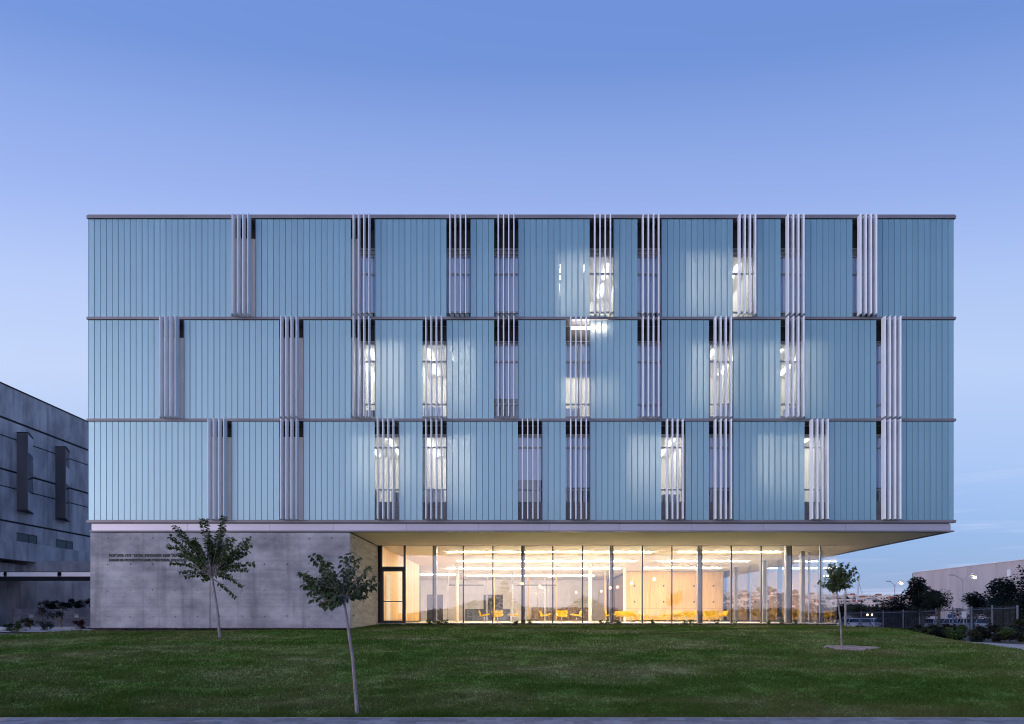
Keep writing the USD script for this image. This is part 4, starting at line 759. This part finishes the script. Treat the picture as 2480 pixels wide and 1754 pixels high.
for row, k, sx, y_, colr, rz in CARS:
    g = G_(sx, y_); rz = rz + R.uniform(-24, 24)
    lab = f'{colr} parked car, {ORD[k]} in the {row} counted from the lobby corner'
    if colr not in protos: protos[colr] = car(colr, lab, (g[0], g[1], g[2] + .02), rz)
    else: copy_of(protos[colr], lab, 'car', 'cars parked beyond the fence', (g[0], g[1], g[2] + .02), rz)

# ------------------------------------------------------------------ far concrete hall and the town on the hill
FH = thing('far_concrete_hall', 'long pale windowless concrete hall with a raked end beyond the trees at the right', 'building')
za, zb_ = at(0, 1386, 130)[2], at(0, 1356, 100)[2]
zt_ = (za + zb_) / 2
ycut = [72, 79, 86, 93, 100, 107, 114, 121, 128.6]
for y0, y1 in zip(ycut[:-1], ycut[1:]):
    obj('wall_panel', bx(73.9, 74.2, y0 + .02, y1 - .02, -1.4, zt_), M['far_concrete'], FH)
m = trimesh.creation.extrude_polygon(Polygon([(128.62, -1.4), (131.8, -1.4), (130.0, zt_), (128.62, zt_)]), .3, engine='earcut'); v = m.vertices.copy(); m.vertices = np.stack([73.9 + v[:, 2], v[:, 0], v[:, 1]], 1); m.fix_normals(); obj('raked_end', m, M['far_concrete'], FH)
obj('hall_body', bx(74.21, 100, 72, 128, -1.4, zt_ - .1), M['far_concrete'], FH)
for y_ in (96, 104, 112.5): obj('wall_slot', bx(73.86, 73.899, y_, y_ + .7, zt_ - 2.2, zt_ - 1.2), M['sign_white'], FH)
obj('parapet_cap', bx(73.8, 74.3, 72, 130, zt_ + .004, zt_ + .12), M['sign_white'], FH)
def house(w, d, h, nw, tiled):
    body = [bx(-w / 2, w / 2, -d / 2, d / 2, -6, h), bx(-w * .2, w * .45, -d * .45, d * .45, h - .05, h + R.uniform(.8, 2.2))]
    return body, [bx(-w / 2 + w * (q + .5) / nw - .6, -w / 2 + w * (q + .5) / nw + .6, -d / 2 - .12, -d / 2 + .05, z_, z_ + 1.3) for q in range(nw) for z_ in np.arange(1.0, h - 1.4, 2.9)]
def build_house(label, loc, rz, w, d, h, nw, k_=0):
    t = thing('hill_house', label, 'house', 'pale houses on the far hill', loc, rz); b_, ws = house(w, d, h, nw, False)
    obj('wall', b_[0], M['house'], t); obj('roof', cat_([b_[1], bx(-w / 2 - .2, w / 2 + .2, -d / 2 - .2, d / 2 + .2, h + .004, h + .3)]), M['house'] if k_ % 5 else M['red_tile'], t)
    for q in ws: obj('window', q, M['house_window'], t)
    return t
HP = [build_house('pale flat roofed house on the far hill', (0, 0, 0), 0, *a_) for a_ in ()]
hn = {}
hsx = list(np.linspace(1762, 2236, 46)) + list(np.linspace(1770, 2230, 34)) + list(np.linspace(1766, 2225, 30)); cnt = 0; hp = []
for k, sx in enumerate(hsx):
    y_ = (790 if k < 46 else 700 if k < 80 else 610) + R.uniform(-40, 40); sx += R.uniform(-6, 6); g = G_(sx, y_)
    row = 'top' if k < 46 else 'middle' if k < 80 else 'lower'; kind = ('small pale', 'wide pale', 'tall narrow pale', 'long low pale', 'red roofed')[k % 5]; reg = 'through the lobby side glass' if sx < 2026 else 'right of the lobby'
    q_ = hn[(row, kind, reg)] = hn.get((row, kind, reg), -1) + 1; lab = f'{kind} hill house, {row} row, seen {reg}, {ORD_[q_]} from left'
    a_ = [(7, 6, 4.0, 2), (10, 7, 4.2, 3), (6, 6, 5.6, 2), (12, 7, 3.4, 3), (8, 7, 5.0, 2)][k % 5]
    if k < 5: hp.append(build_house(lab, (g[0], g[1], g[2] - .5), R.uniform(-25, 25), *a_, k + 1))
    else: copy_of(hp[k % 5], lab, 'house', 'pale houses on the far hill', (g[0], g[1], g[2] - .5), R.uniform(-25, 25))
# dark scrub between the houses of the town
n = 5000; sx = NP.uniform(1740, 2250, n); y_ = NP.uniform(520, 900, n); x_ = (sx - VX) / K * y_
obj('hill_scrub', leaves(np.stack([x_, y_, ground_h(x_, y_) + NP.uniform(0, 2.5, n)], -1), 4.0, 3.0, droop=0, seed=5), M['leaf_dark'], label='dark scrub and tree tops between the houses on the far hill', cat='scrub', kind='stuff')
# wood and hedge behind the viewer, mirrored in the lobby glass
n = 26000; x_ = NP.uniform(-46, 46, n); hh = .5 + 2.0 * meshkit.noise(np.stack([x_ * .16, x_ * 0, x_ * 0], -1), 9) ** 1.5 * 1.5 + 3.5 * np.exp(-((x_ + 3) / 1.3) ** 2) + 2.0 * np.exp(-((x_ - 9) / 2.0) ** 2)
z_ = -1.4 + (hh + 1.2) * NP.random(n) ** .8; y_ = -38 + NP.normal(0, 1.2, n)
obj('street_greenery', leaves(np.stack([x_, y_, z_], -1), .5, .32, droop=.1, seed=6), M['leaf_dark'], label='dark row of trees and hedge across the street, mirrored in the lobby glass', cat='trees', kind='stuff')

for k, (sx, sy, lab) in enumerate([(1323, 1396, 'highest of the lamp lights mirrored in the lobby glass'), (1302, 1420, 'lamp light mirrored just right of the second steel column'), (1259, 1414, 'lamp light mirrored just left of the second steel column'), (1390, 1435, 'lamp light mirrored before the left pale column'), (1450, 1432, 'lamp light mirrored right of the pale column'),
        (1471, 1424, 'lamp light mirrored left of the third steel column'), (1488, 1422, 'lamp light mirrored right of the third steel column'), (1521, 1413, 'lamp light mirrored on the left end of the oak block'), (1574, 1403, 'lamp light mirrored high on the oak block')]):
    V_ = 5.76 * K / (VY - sy); x_ = (sx - VX) / K * V_; y_ = 2 * GY - V_; g = float(ground_h(x_, y_))
    t = thing('mirrored_street_lamp', 'small orange ' + lab, 'street lamp', 'street lamps mirrored in the lobby glass')
    obj('pole', tube([(x_, y_, g), (x_, y_, 5.8)], [.09, .06], 6), M['steel'], t); obj('arm', tube([(x_, y_, 5.75), (x_ + .3, y_ + .5, 6.1), (x_ + .4, y_ + 1.2, 6.15)], .04, 5), M['steel'], t)
    m = trimesh.creation.icosphere(1, .24); m.apply_translation([x_ + .4, y_ + 1.2, 5.95]); obj('lit_lens', m, M['street_lens'], t)
